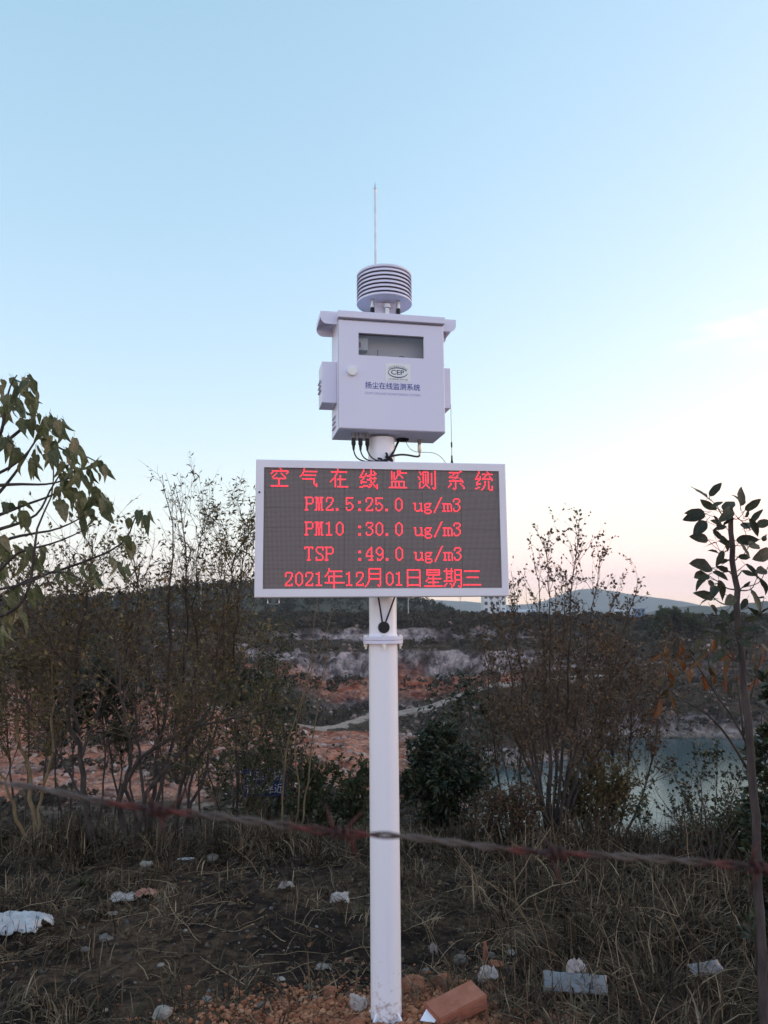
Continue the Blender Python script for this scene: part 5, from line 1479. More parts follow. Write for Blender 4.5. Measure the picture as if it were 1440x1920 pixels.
        shrub('wand_stem', lab, 'plant stem', [(pts, 0.009, 0.002)], M['bark_pale'], D, M['leaf_brown'], 50 + k, twigs=14, tl=0.28, leaves=1, sub=2, leaf=(0.02, 0.04), lw=0.18, group='pale wands left of the post')
    # fill behind, down the slope
    def fill(px, py0, py1, Y, wpx, label, seed, leafm, n=4, tw_=46, lv=5, lsz=(0.03, 0.065), bark=B, lw=0.28, name='shrub', tl=None, t0=0.15):
        r = np.random.default_rng(seed)
        base = np.array(PX(px, py0, Y)); gz = float(near_height(base[0], base[1])) if Y < 9.4 else float(far_height(np.array([base[0]]), np.array([base[1]]))[0][0])
        base[2] = min(base[2], gz - 0.02) if Y < 9.4 else gz
        st = []
        for k in range(n):
            f = (k + 0.5) / n * 2 - 1
            tip = np.array(PX(px + f * wpx * 0.5 + r.normal(0, wpx * 0.06), py1 + r.uniform(0, 0.25) * (py0 - py1) * (0.3 + abs(f)), Y + r.normal(0, 0.05 * Y * 0.3)))
            mid = base * 0.5 + tip * 0.5 + np.array([f * 0.04 * Y * 0.5, 0, 0.02]) + r.normal(0, 0.02 * Y * 0.4, 3)
            st.append(([tuple(base), tuple(mid), tuple(tip)], 0.0022 * Y, 0.0005 * Y))
        return shrub(name, label, 'shrub', st, bark, M['twig'], leafm, seed, twigs=tw_, tl=(tl or 0.085) * Y, leaves=lv, sub=4, leaf=lsz, lw=lw, tr=0.0005 * Y, group=G, t0=t0)
    fill(30, 1600, 1200, 7.2, 240, 'olive shrub on the slope at the far left, behind the pale crooked stem', 201, M['leaf_olive'], tw_=30, t0=0.55, lv=3, n=4)
    fill(160, 1600, 1215, 8.0, 150, 'dense dark green bush showing between the left trunks', 202, M['leaf_dark'], lsz=(0.04, 0.08), tw_=26, t0=0.6)
    fill(270, 1610, 1160, 8.6, 240, 'brown twiggy shrub behind the arching limb', 203, M['leaf_brown'], tw_=30, t0=0.55, lv=3, n=4)
    fill(400, 1610, 1170, 8.4, 220, 'olive shrub on the slope below the left end of the display', 204, M['leaf_olive'], tw_=30, t0=0.55, lv=3, n=4)
    fill(500, 1600, 1255, 7.6, 120, 'dark leafy bush just above the small blue sign', 205, M['leaf_dark'], lsz=(0.03, 0.07), tw_=30)
    fill(620, 1595, 1440, 6.6, 130, 'low green weeds left of the lower white post', 206, M['leaf_green'], tw_=26, tl=0.05)
    # ---- right of the post
    b = on((0.3951, 5.8000, -0.0748))
    st = [([b, PX(828 + dx * 0.5, 1480, 5.8 + dy), PX(828 + dx, ty, 5.8 + dy * 1.5)], 0.011, 0.003) for dx, ty, dy in ((-48, 1400, 0.0), (-20, 1362, 0.08), (12, 1368, -0.06), (44, 1410, 0.03), (62, 1470, -0.05), (-62, 1480, 0.05), (0, 1430, -0.12), (25, 1460, -0.12), (-30, 1470, -0.12))]
    shrub('evergreen_shrub', 'dense dark evergreen shrub just right of the white post', 'shrub', st, B, T, M['leaf_dark'], 7, twigs=34, tl=0.20, t0=0.05, leaves=7, sub=4, leaf=(0.03, 0.065), lw=0.24, up=0.15, droop=0.2, group=G)
    b = on((1.1054, 5.4000, -0.0611))
    st = [([b, PX(1035 + (tx - 1035) * 0.30, 1450, 5.4 + dy), PX(1035 + (tx - 1035) * 0.7, (1450 + ty) / 2, 5.4 + dy), PX(tx, ty, 5.4 + dy * 1.3)], 0.015, 0.0015)
          for tx, ty, dy in ((958, 1070, 0.1), (1000, 1040, 0.0), (1028, 1012, -0.1), (1085, 980, 0.0), (1125, 1042, 0.1), (1150, 1120, -0.1), (1196, 1084, 0.0), (900, 1190, 0.15), (930, 1130, -0.1), (1235, 1240, 0.1), (1060, 1090, 0.2))]
    shrub('shrub', 'wide fan-shaped twiggy shrub whose leafy tips rise right of the display', 'shrub', st, B, T, M['leaf_brown'], 8, twigs=34, tl=0.36, t0=0.25, leaves=3, sub=3, leaf=(0.015, 0.032), lw=0.36, ang=(0.25, 0.75), up=0.45, group=G)
    fill(975, 1590, 1215, 6.4, 150, 'grey brown bush between the evergreen shrub and the fan-shaped shrub', 211, M['leaf_brown'], n=3, tw_=26, lv=3, lsz=(0.02, 0.04), t0=0.4)
    fill(1120, 1600, 1190, 6.8, 240, 'broad dull brown bush behind the fan-shaped shrub', 212, M['leaf_brown'], n=6, tw_=38, lv=4, lsz=(0.02, 0.045), t0=0.45)
    fill(1120, 1600, 1460, 5.6, 130, 'low tangled bush hiding the near lake shore', 213, M['leaf_olive'], n=5, tw_=34, lsz=(0.018, 0.04), tl=0.06)
    fill(890, 1420, 1290, 14.0, 90, 'dark round bush down the slope above the evergreen shrub', 214, M['leaf_dark'], n=4, tw_=34, lsz=(0.06, 0.13))
    fill(1262, 1205, 1152, 236.0, 60, 'feathery olive bush on the rim below the pale square hut', 215, M['leaf_green'], n=9, tw_=40, lsz=(0.7, 1.5), lw=0.2, tl=0.014)
    b = on((1.8470, 4.6000, 0.0556))
    st = [([b, PX(1335 + (tx - 1335) * 0.45, (1625 + ty) / 2 + 15, 4.6 + dy), PX(tx, ty, 4.6 + dy)], 0.007, 0.0012)
          for tx, ty, dy in ((1228, 1478, 0.0), (1262, 1440, 0.1), (1300, 1405, -0.1), (1345, 1420, 0.1), (1395, 1430, 0.0), (1200, 1530, 0.1), (1440, 1470, 0.1))]
    shrub('shrub', 'sparse small leaved shrub outlined against the lake', 'shrub', st, B, T, M['leaf_dark'], 9, twigs=15, tl=0.24, t0=0.2, leaves=4, sub=3, leaf=(0.012, 0.03), lw=0.34, group=G)
    b = on((1.4421, 3.0000, 0.3789))
    st = [([b, PX(tx + 15, (1720 + ty) / 2, 3.0), PX(tx, ty, 3.0 + dy)], 0.008, 0.002) for tx, ty, dy in ((1428, 1340, 0.0), (1450, 1300, 0.1), (1415, 1430, 0.05), (1480, 1380, 0.0), (1432, 1500, -0.05))]
    shrub('evergreen_shrub', 'dark evergreen twigs cut off by the lower right edge beside the sapling', 'shrub', st, B, T, M['leaf_dark'], 10, twigs=26, tl=0.14, t0=0.2, leaves=6, sub=3, leaf=(0.025, 0.05), lw=0.24, droop=0.15, group=G)
    fill(1415, 1620, 1550, 5.0, 100, 'tangled green brown weeds at the foot of the sapling', 216, M['leaf_green'], n=4, tw_=34, lsz=(0.018, 0.04), tl=0.06)
    fill(960, 1600, 1500, 5.3, 120, 'low grey weeds under the fan-shaped shrub', 218, M['leaf_brown'], n=4, tw_=26, lsz=(0.015, 0.03), tl=0.05)

# ================================================================== ground cover
def blades(N, xr, yr, hgt, seed, dens=None, lean=0.6, width=0.0016, flat=0.3, base_off=0.0, straw=0.5, tuft=0):
    r = np.random.default_rng(seed)
    if tuft:      # matted tufts, each combed one way
        k = N // tuft; own = r.integers(0, k, N)
        x = r.uniform(*xr, k)[own] + r.normal(0, 0.05, N); y = r.uniform(*yr, k)[own] + r.normal(0, 0.05, N); comb = r.uniform(0, 2 * PI, k)[own]; tone = r.normal(0, 0.12, k)[own]
    else:
        x = r.uniform(*xr, N); y = r.uniform(*yr, N); comb = None; tone = np.zeros(N)
    keep = r.uniform(0, 1, N) < (dens(x, y) if dens else 1)
    x, y, tone = x[keep], y[keep], tone[keep]; n = len(x)
    z = near_height(x, y) + base_off
    h = hgt(x, y, r) if callable(hgt) else r.uniform(hgt[0], hgt[1], n)
    az = r.uniform(0, 2 * PI, n) if comb is None else comb[keep] + r.normal(0, 0.55, n); ln = np.where(r.uniform(0, 1, n) < flat, r.uniform(1.1, 1.5, n), np.abs(r.normal(0, lean, n)))
    ln = np.clip(ln, 0.02, 1.5)
    side = np.stack([-np.sin(az), np.cos(az), 0 * az], -1)
    w = width * r.uniform(0.6, 1.6, n) * (0.6 + h / 0.2)
    P = np.stack([x, y, z], -1); rows = []
    a = ln * 0.55
    for k, (t, ww) in enumerate(((0, 1.0), (0.35, 0.9), (0.7, 0.6), (1.0, 0.12))):
        if k:
            st = h * (0.35 if k < 3 else 0.30)
            P = P + np.stack([np.cos(az) * np.sin(a) * st, np.sin(az) * np.sin(a) * st, np.cos(a) * st], -1)
            a = np.clip(a + ln * 0.38 + r.normal(0, 0.12, n), 0, 1.9)
        P[:, 2] = np.maximum(P[:, 2], near_height(P[:, 0], P[:, 1]) + 0.003)
        rows += [P - side * (w * ww)[:, None], P + side * (w * ww)[:, None]]
    V = np.stack(rows, 1)
    b = np.arange(n)[:, None] * 8
    F = np.concatenate([b + np.array([[k, k + 1, k + 3, k + 2]]) for k in (0, 2, 4)])
    return V.reshape(-1, 3), F, np.repeat(np.clip(r.beta(1.6, 2.8, n) + (straw - 0.5) * 0.3 + tone, 0, 1), 8)

def build_grass():
    def dens(x, y):
        d = 0.55 + 0.75 * fbm(x / 0.45, y / 0.45, 3, 301)
        bare = np.exp(-(((x + 0.75) / 0.75) ** 2 + ((y - 3.75) / 0.42) ** 2))
        bare = np.maximum(bare, 1.1 * np.exp(-(((x + 0.02) / 0.55) ** 2 + ((y - 2.95) / 0.34) ** 2)))
        d = d * (1 - 0.9 * np.clip(bare, 0, 1)) + 0.5 * sstep(4.9, 5.3, y) + 0.35 * sstep(0.4, 0.9, x)
        return np.clip(d, 0.05, 1)
    acc = Acc()
    V, F, v = blades(46000, (-2.9, 2.9), (2.5, 5.9), lambda x, y, r: r.uniform(0.04, 0.15, len(x)) * (1 + 0.5 * sstep(0.4, 1.0, x) + 0.8 * sstep(4.8, 5.3, y)), 302, dens, 1.1, 0.0019, 0.72, straw=0.55, tuft=42)
    acc.add(V, None, F, v)
    V, F, v = blades(5200, (-3.2, 3.2), (5.0, 6.4), (0.07, 0.22), 303, None, 0.8, 0.0018, 0.3, straw=0.5, tuft=14)
    acc.add(V, None, F, v)
    V, F, v = blades(2600, (0.45, 2.2), (2.7, 5.2), (0.08, 0.24), 304, None, 1.1, 0.0015, 0.5, straw=0.4, tuft=16)
    acc.add(V, None, F, v)
    tag(link('dry_grass', acc.mesh('dry_grass'), M['grass_dry']), 'dead brown grass and straw matting the ground', 'grass', kind='stuff')
    acc = Acc()
    V, F, v = blades(10000, (-2.9, 2.9), (2.5, 5.8), (0.03, 0.09), 305, lambda x, y: np.clip(0.12 + 0.9 * fbm(x / 0.6, y / 0.6, 3, 306) + 0.9 * np.exp(-(((x + 1.2) / 0.7) ** 2 + ((y - 3.1) / 0.35) ** 2)) - 0.8 * np.exp(-(((x) / 0.5) ** 2 + ((y - 2.95) / 0.3) ** 2)), 0, 1), 0.6, 0.0022, 0.1)
    acc.add(V, None, F, v)
    tag(link('green_grass', acc.mesh('green_grass'), M['grass_green']), 'thin green grass sprouting through the dead straw', 'grass', kind='stuff')
    # fallen leaf litter
    acc = Acc(); r = np.random.default_rng(310); N = 9000
    x = r.uniform(-2.8, 2.6, N); y = r.uniform(2.5, 5.6, N); k = (fbm(x / 0.4, y / 0.4, 3, 311) + r.normal(0, 0.3, N) > 0.0) & (np.hypot((x + 0.02) / 0.5, (y - 2.95) / 0.3) > 1)
    x, y = x[k], y[k]; D = r.normal(size=(len(x), 3)) * np.array([1, 1, 0.35])
    small_leaves(acc, np.stack([x, y, near_height(x, y) + r.uniform(0.002, 0.02, len(x))], -1), D, r.uniform(0.015, 0.05, len(x)), 0.25, r)
    tag(link('leaf_litter', acc.mesh('leaf_litter'), M['leaf_brown']), 'small fallen brown leaves lying over the soil', 'leaf litter', kind='stuff')
    # tangled dead weed stalks on the right
    acc = Acc(); r = np.random.default_rng(307)
    for k in range(430):
        x, y = r.uniform(0.5, 2.0), r.uniform(2.75, 5.1)
        if k > 130: x, y = r.uniform(-2.6, 0.9), r.uniform(2.9, 5.3)
        z = float(near_height(x, y)); L = r.uniform(0.2, 0.55) * (0.75 if k > 130 else 1); a = r.uniform(0, 2 * PI); e = r.uniform(0.05, 1.2) if k <= 130 else r.uniform(0.0, 0.5)
        D = np.array([math.cos(a) * math.cos(e), math.sin(a) * math.cos(e), math.sin(e)]); P = [np.array([x, y, z - 0.01])]
        for s in range(6):
            D = D + r.normal(0, 0.16, 3) - np.array([0, 0, 0.06]); D /= np.linalg.norm(D); P.append(P[-1] + D * L / 6)
        P = np.array(P); P[:, 2] = np.maximum(P[:, 2], near_height(P[:, 0], P[:, 1]) + 0.002)
        rad_ = r.uniform(0.0014, 0.0032)
        acc.tube(P, np.linspace(rad_, rad_ * 0.4, 7), 4, r.uniform(0.5, 1.0))
        for s in range(r.integers(2, 5)):
            i = r.integers(1, 6); D2 = r.normal(size=3); D2[2] = abs(D2[2]); D2 /= np.linalg.norm(D2); l = L * r.uniform(0.15, 0.35)
            acc.tube([P[i], P[i] + D2 * l * 0.6, P[i] + D2 * l + np.array([0, 0, -0.02])], [rad_ * 0.6, rad_ * 0.4, rad_ * 0.2], 3, r.uniform(0.4, 1.0), cap=False)
    tag(link('dead_stalks', acc.mesh('dead_stalks'), M['grass_dry']), 'tangle of broken dead weed stalks lying on the ground', 'dead stalks', kind='stuff')

def ico_pieces(acc, C, R, r, squash=0.75, sub=1):
    bm = bmesh.new(); bmesh.ops.create_icosphere(bm, subdivisions=sub, radius=1.0)
    bv = np.array([v.co[:] for v in bm.verts]); bf = np.array([[v.index for v in f.verts] for f in bm.faces]); bm.free()
    n, m = len(C), len(bv)
    V = bv[None] * (1 + r.uniform(-0.28, 0.28, (n, m, 1)))
    q = r.normal(size=(n, 3, 3)); Q = np.linalg.qr(q)[0]
    S = np.stack([r.uniform(0.8, 1.25, n), r.uniform(0.7, 1.1, n), r.uniform(0.6, 1.0, n)], -1)
    V = np.einsum('nmk,nkj->nmj', V * S[:, None], Q) * R[:, None, None]
    V[..., 2] *= squash
    V = V + C[:, None]
    F = (bf[None] + (np.arange(n) * m)[:, None, None]).reshape(-1, 3)
    acc.add(V.reshape(-1, 3), F, None, np.repeat(np.clip(r.normal(0.5, 0.22, n), 0, 1), m))

def build_crumbs():
    r = np.random.default_rng(401)
    # crumbly red clay heaped round the foot of the post
    N = 9000; x = r.normal(0.02, 0.36, N); y = r.normal(3.05, 0.18, N)
    hole = np.hypot(x + 0.008, y - 3.05) > 0.066
    x, y = x[hole], y[hole]
    R = np.clip(r.lognormal(-5.0, 0.42, len(x)), 0.003, 0.018)
    acc = Acc(); ico_pieces(acc, np.stack([x, y, near_height(x, y) + R * 0.35], -1), R, r)
    tag(link('red_clay_crumbs', acc.mesh('red_clay_crumbs', True), M['clod_var']), 'loose red clay crumbs heaped round the foot of the post', 'soil', kind='stuff')
    N = 1700; x = r.uniform(-2.7, 2.2, N); y = r.uniform(2.6, 5.3, N)
    R = np.clip(r.lognormal(-5.3, 0.5, N), 0.002, 0.016)
    acc = Acc(); ico_pieces(acc, np.stack([x, y, near_height(x, y) + R * 0.3], -1), R, r)
    tag(link('pebbles', acc.mesh('pebbles', True), M['pebble']), 'small grey pebbles scattered over the dark soil', 'pebbles', kind='stuff')

def stone(name, label, cat, x, y, size, mat, seed, squash=0.7, group=None, rz=0.0, sharp=0.22):
    r = np.random.default_rng(seed)
    bm = bmesh.new(); bmesh.ops.create_icosphere(bm, subdivisions=3, radius=1.0)
    s1, s2, s3 = size
    pl = [(r.normal(size=3), r.uniform(0.62, 0.95)) for _ in range(9)]
    for v in bm.verts:
        c = np.array(v.co[:])
        for nrm, d in pl:     # chip flat faces off
            nn = nrm / np.linalg.norm(nrm); k = c @ nn
            if k > d: c = c - nn * (k - d) * 0.9
        f = 1 + sharp * 0.35 * (vnoise(c[0] * 3 + 7, c[1] * 3 + c[2] * 2.3, seed)) + 0.06 * vnoise(c[0] * 9, c[1] * 9 + c[2] * 7, seed + 1)
        c = c * f
        v.co = Vector((c[0] * s1, c[1] * s2, c[2] * s3 * squash))
    me = bpy.data.meshes.new(name); bm.to_mesh(me); bm.free()
    for p in me.polygons: p.use_smooth = True
    me.set_sharp_from_angle(angle=rad(28))
    o = link(name, me, mat); o.location = (x, y, float(near_height(x, y)) + s3 * squash * 0.45); o.rotation_euler = (0, 0, rz)
    return tag(o, label, cat, group)

def crumple(name, label, cat, x, y, L, Wd, H, mat, seed, rz=0.0, n=26, rough=1.0, group=None, tilt=(0, 0), lift=0.01, parent=None, bite=0.25):
    """thin crumpled sheet with irregular outline"""
    r = np.random.default_rng(seed)
    u = np.linspace(-1, 1, n); U, Vv = np.meshgrid(u, u)
    edge = 1 + 0.48 * min(bite, 0.25) * vnoise(U * 2.2, Vv * 2.2 + 5, seed)
    X = U * L / 2 * edge + 0.10 * L * rough * fbm(U * 1.4 + 9, Vv * 1.4, 3, seed + 1)
    Y = Vv * Wd / 2 * edge + 0.10 * Wd * rough * fbm(U * 1.4, Vv * 1.4 + 4, 3, seed + 2)
    ridg = 1 - np.abs(fbm(U * 1.9 + 3, Vv * 1.9, 4, seed + 3)) * 2.2
    Z = H * (0.45 + 0.5 * ridg) * (1 - 0.75 * np.maximum(np.abs(U), np.abs(Vv)) ** 4) + H * 0.03 * r.normal(size=U.shape)
    Z = np.maximum(Z, 0.002)
    V = np.stack([X, Y, Z], -1).reshape(-1, 3)
    i = np.arange(n - 1)[:, None] * n; j = np.arange(n - 1)[None]
    F = np.stack([i + j, i + j + 1, i + n + j + 1, i + n + j], -1).reshape(-1, 4)
    # cut ragged bites out of the outline
    cx = (U[:-1, :-1] + U[1:, 1:]) / 2; cy = (Vv[:-1, :-1] + Vv[1:, 1:]) / 2
    keep = (np.maximum(np.abs(cx), np.abs(cy)) + bite * vnoise(cx * 2.6 + seed, cy * 2.6, seed + 6) < 0.96 + 0.08 * (bite < 0.1)).ravel()
    me = arr_mesh(name, V, None, F[keep], smooth=True)
    me.set_sharp_from_angle(angle=rad(40))
    o = link(name, me, mat, parent)
    md = o.modifiers.new('thickness', 'SOLIDIFY'); md.thickness = 0.0008
    if parent is None:
        o.location = (x, y, float(near_height(x, y)) + lift); o.rotation_euler = (tilt[0], tilt[1], rz); tag(o, label, cat, group)
    return o

def build_litter():
    crumple('plastic_bag', 'large white plastic bag crumpled on the soil at the left edge', 'plastic bag', -1.80, 3.98, 0.31, 0.20, 0.075, M['bag'], 511, rz=-0.05, n=34)
    pw = crumple('paper_scrap', 'torn paper scrap, half white and half rust stained', 'paper scrap', -1.44, 4.42, 0.16, 0.09, 0.045, M['tissue'], 512, rz=0.15)
    c2 = crumple('stained_half', '', '', 0, 0, 0.12, 0.08, 0.05, M['tissue_red'], 513, parent=pw); c2.location = (0.12, 0.015, 0.003); c2['label'] = 'rust stained end of the torn paper'
    crumple('tissue_wad', 'small white tissue wad left of the post, level with the torn paper', 'tissue', -0.25, 4.33, 0.10, 0.075, 0.05, M['tissue'], 514, rough=1.8)
    crumple('tissue_wad', 'dull grey tissue wad further left than the white one', 'tissue', -0.56, 4.47, 0.085, 0.06, 0.04, M['tissue_grey'], 515, rough=1.8)
    crumple('tissue_wad', 'bright crumpled white tissue right behind the brick', 'tissue', 0.405, 3.36, 0.085, 0.065, 0.06, M['tissue'], 516, rough=1.9)
    crumple('torn_paper', 'torn white paper leaning against the left foot of the post', 'paper scrap', -0.115, 3.14, 0.075, 0.055, 0.05, M['tissue'], 517, rough=2.0, tilt=(0.5, 0.2))
    crumple('tissue_wad', 'small upright tissue shred behind the post, above the clay lumps', 'tissue', 0.20, 3.66, 0.035, 0.03, 0.05, M['tissue_grey'], 518, rough=2.0)
    crumple('paper_scrap', 'small pale paper flake among straw left of the post foot', 'paper scrap', -0.28, 3.55, 0.07, 0.04, 0.02, M['tissue_grey'], 519)
    crumple('paper_scrap', 'flat pale flake on the dark soil, right of the white bag', 'paper scrap', -1.42, 4.20, 0.07, 0.03, 0.018, M['tissue_grey'], 520)
    # flat plastic strips
    s = crumple('plastic_strip', 'long milky plastic strip lying right of the brick', 'plastic strip', 0.735, 3.24, 0.245, 0.09, 0.022, M['strip'], 531, rz=-0.20, rough=0.08, tilt=(0.45, 0.0), lift=0.055, bite=0.04)
    crumple('tissue_wad', 'crumpled tissue standing on the long plastic strip', 'tissue', 0.755, 3.30, 0.075, 0.05, 0.06, M['tissue'], 532, rough=1.8, lift=0.07)
    crumple('plastic_strip', 'shorter bluish plastic strip half buried in weeds at the right', 'plastic strip', 1.28, 3.31, 0.15, 0.055, 0.02, M['strip'], 533, rz=0.30, rough=0.1, tilt=(0.5, 0.0), lift=0.07, bite=0.06)
    crumple('plastic_strip', 'thin bright white strip lying below the shrubs on the left', 'plastic strip', -1.24, 4.98, 0.10, 0.022, 0.01, M['bag'], 534, rz=0.05, rough=0.3, tilt=(0.3, 0), lift=0.015)
    # white sheet under the brick
    a = Acc(); V = [(0.0, 0.0, 0.0), (0.07, -0.03, 0.0), (0.12, 0.06, 0.022), (0.06, 0.085, 0.025)]
    a.add(V + [(x, y, z - 0.002) for x, y, z in V], None, [(0, 1, 2, 3), (7, 6, 5, 4), (0, 4, 5, 1), (1, 5, 6, 2), (2, 6, 7, 3), (3, 7, 4, 0)])
    o = link('white_board', a.mesh('white_board'), M['pole']); o.scale = (0.75, 0.75, 0.75); o.location = (0.115, 3.015, 0.030); o.rotation_euler = (0.15, -0.15, 0.0)
    tag(o, 'small white board stuck in the clay between post and brick', 'board')
    # brick
    bm = bmesh.new(); bmesh.ops.create_cube(bm, size=1)
    for v in bm.verts: v.co = Vector((v.co.x * 0.215, v.co.y * 0.105, v.co.z * 0.055))
    bmesh.ops.bevel(bm, geom=bm.edges[:], offset=0.004, segments=2, affect='EDGES')
    bmesh.ops.subdivide_edges(bm, edges=[e for e in bm.edges if e.calc_length() > 0.04], cuts=5, use_grid_fill=True)
    for v in bm.verts:
        k = 0.0022 * float(vnoise(v.co.x * 60, v.co.y * 60 + v.co.z * 41, 5)); v.co += v.co.normalized() * k
    me = bpy.data.meshes.new('brick'); bm.to_mesh(me); bm.free()
    o = link('brick', me, M['brick']); o.location = (0.252, 3.075, float(near_height(0.252, 3.075)) + 0.040); o.rotation_euler = (0.14, -0.16, 0.50)
    tag(o, 'whole red brick tilted on the clay right of the post foot', 'brick')
    G = 'red clay lumps round the foot of the post'
    stone('clay_lump', 'largest red clay lump, tucked behind the right side of the post', 'clay lump', 0.105, 3.34, (0.055, 0.05, 0.05), M['clod'], 601, 0.85, G)
    stone('clay_lump', 'wide clay lump between the post and the white tissue', 'clay lump', 0.225, 3.40, (0.05, 0.04, 0.035), M['clod'], 602, 0.8, G)
    stone('clay_lump', 'dark red clay lump left of the post', 'clay lump', -0.235, 3.31, (0.034, 0.03, 0.035), M['clod'], 603, 0.9, G)
    stone('clay_lump', 'orange clay lump right behind the bright white tissue', 'clay lump', 0.455, 3.50, (0.042, 0.03, 0.03), M['clod'], 604, 0.8, G)
    stone('clay_lump', 'pale clay lump touching the left foot of the post at the bottom edge', 'clay lump', -0.115, 2.97, (0.036, 0.034, 0.034), M['clod'], 605, 0.9, G)
    stone('clay_lump', 'small clay lump at the right end of the red soil', 'clay lump', 0.60, 3.10, (0.028, 0.025, 0.024), M['clod'], 606, 0.9, G)
    stone('clay_lump', 'small red clay bit alone on dark soil far left of the post', 'clay lump', -0.83, 3.42, (0.017, 0.014, 0.014), M['clod'], 607, 0.9, G)
    a = Acc(); a.tube([(0, 0, -0.02), (0.002, 0.0, 0.03), (-0.004, 0.002, 0.075)], [0.012, 0.011, 0.006], 6)
    o = link('brick_shard', a.mesh('brick_shard'), M['brick']); o.location = (0.425, 3.60, float(near_height(0.425, 3.60))); o.rotation_euler = (0, 0.1, 0.4); tag(o, 'slim orange brick shard standing upright behind the bright tissue', 'brick shard')
    G = 'pale stones scattered on the soil'
    for k, (x, y, s, m, lab) in enumerate((
        (-0.865, 3.17, 0.048, 'stone', 'largest pale stone, bottom left beside the red soil'),
        (-1.345, 3.90, 0.030, 'stone_dark', 'round grey stone to the right of the white bag'),
        (-0.72, 3.28, 0.024, 'stone', 'small angular pale stone above the largest one'),
        (-1.47, 4.93, 0.042, 'stone', 'flat cream stone above the torn paper'),
        (-1.38, 3.74, 0.022, 'stone_dark', 'broken grey stone below the round one'),
        (-1.00, 3.62, 0.016, 'stone', 'tiny pale stone in the middle of the bare soil'),
        (-0.645, 3.02, 0.014, 'stone', 'tiny pale stone at the bottom edge, right of the largest one'),
        (-1.79, 3.50, 0.024, 'stone', 'pale stone at the left edge below the bag'),
        (-0.30, 3.28, 0.018, 'stone', 'small round stone at the left rim of the red soil'),
        (-0.45, 3.48, 0.018, 'stone', 'small white stone left of the straw by the post'),
        (0.32, 3.60, 0.038, 'stone_dark', 'grey stone half hidden in straw right of the post'),
        (0.455, 3.62, 0.026, 'stone_dark', 'grey stone leaning on the orange shard'),
        (0.55, 3.64, 0.024, 'stone', 'pale stone right of the orange shard'),
        (-1.08, 5.0, 0.045, 'stone_dark', 'grey stone beside the thin white strip'),
        (-0.95, 5.02, 0.038, 'stone_dark', 'second grey stone from the thin white strip'),
        (0.16, 3.52, 0.022, 'stone_dark', 'small grey stone behind the largest clay lump'))):
        r = np.random.default_rng(700 + k)
        stone('stone', lab, 'stone', x, y, (s * r.uniform(0.9, 1.2), s * r.uniform(0.8, 1.0), s * r.uniform(0.8, 1.0)), M[m], 640 + k, 0.62, G, r.uniform(0, 3))
    # green rosette weed
    for (x, y, k, lab, nb, hh) in ((-1.74, 4.62, 0, 'small bright green weed with arching blades above the white bag', 26, 0.15), (-2.22, 4.45, 1, 'dark green weed tuft cut by the left edge', 20, 0.12)):
        r = np.random.default_rng(800 + k); acc = Acc()
        for b in range(nb):
            a = r.uniform(0, 2 * PI); L = hh * r.uniform(0.6, 1.1); w = 0.006 * r.uniform(0.7, 1.2); e = r.uniform(0.5, 1.35); P = np.zeros(3); rows = []
            sd = np.array([-math.sin(a), math.cos(a), 0])
            for s in range(5):
                rows += [P - sd * w * (1 - s / 4.3), P + sd * w * (1 - s / 4.3)]
                P = P + np.array([math.cos(a) * math.cos(e), math.sin(a) * math.cos(e), math.sin(e)]) * L / 4; e -= 0.38
            acc.add(np.array(rows), None, [(q, q + 1, q + 3, q + 2) for q in (0, 2, 4, 6)], r.uniform(0.3, 1))
        o = link('weed', acc.mesh('weed'), M['grass_green']); o.location = (x, y, float(near_height(x, y))); tag(o, lab, 'weed')

def build_sign():
    c = (-1.0690, 7.0000, 0.0329)
    t = empty('warning_sign', (c[0], c[1], c[2] - 0.55), 0.12); tag(t, 'small blue sign with white characters half hidden by leaves', 'sign')
    blue = noise_mat('blue_sign_sheet', (0.008, 0.016, 0.070), (0.012, 0.024, 0.10), 5, 0.5)
    white = noise_mat('white_sign_print', (0.48, 0.47, 0.47), (0.58, 0.57, 0.57), 20, 0.6)
    bevel_box('sign_panel', (-0.185, -0.004, 0.43), (0.185, 0.004, 0.67), blue, t, 0.003)
    text_mesh('sign_text', '水深危险', 0.085, t, white, (0, -0.006, 0.605), width=0.32)
    text_mesh('sign_text', '请勿靠近', 0.085, t, white, (0, -0.006, 0.495), width=0.32)
    a = Acc(); a.tube([(0, 0.018, -1.2), (0, 0.018, 0.66)], 0.013, 8); link('post', a.mesh('post'), M['bark_grey'], t)

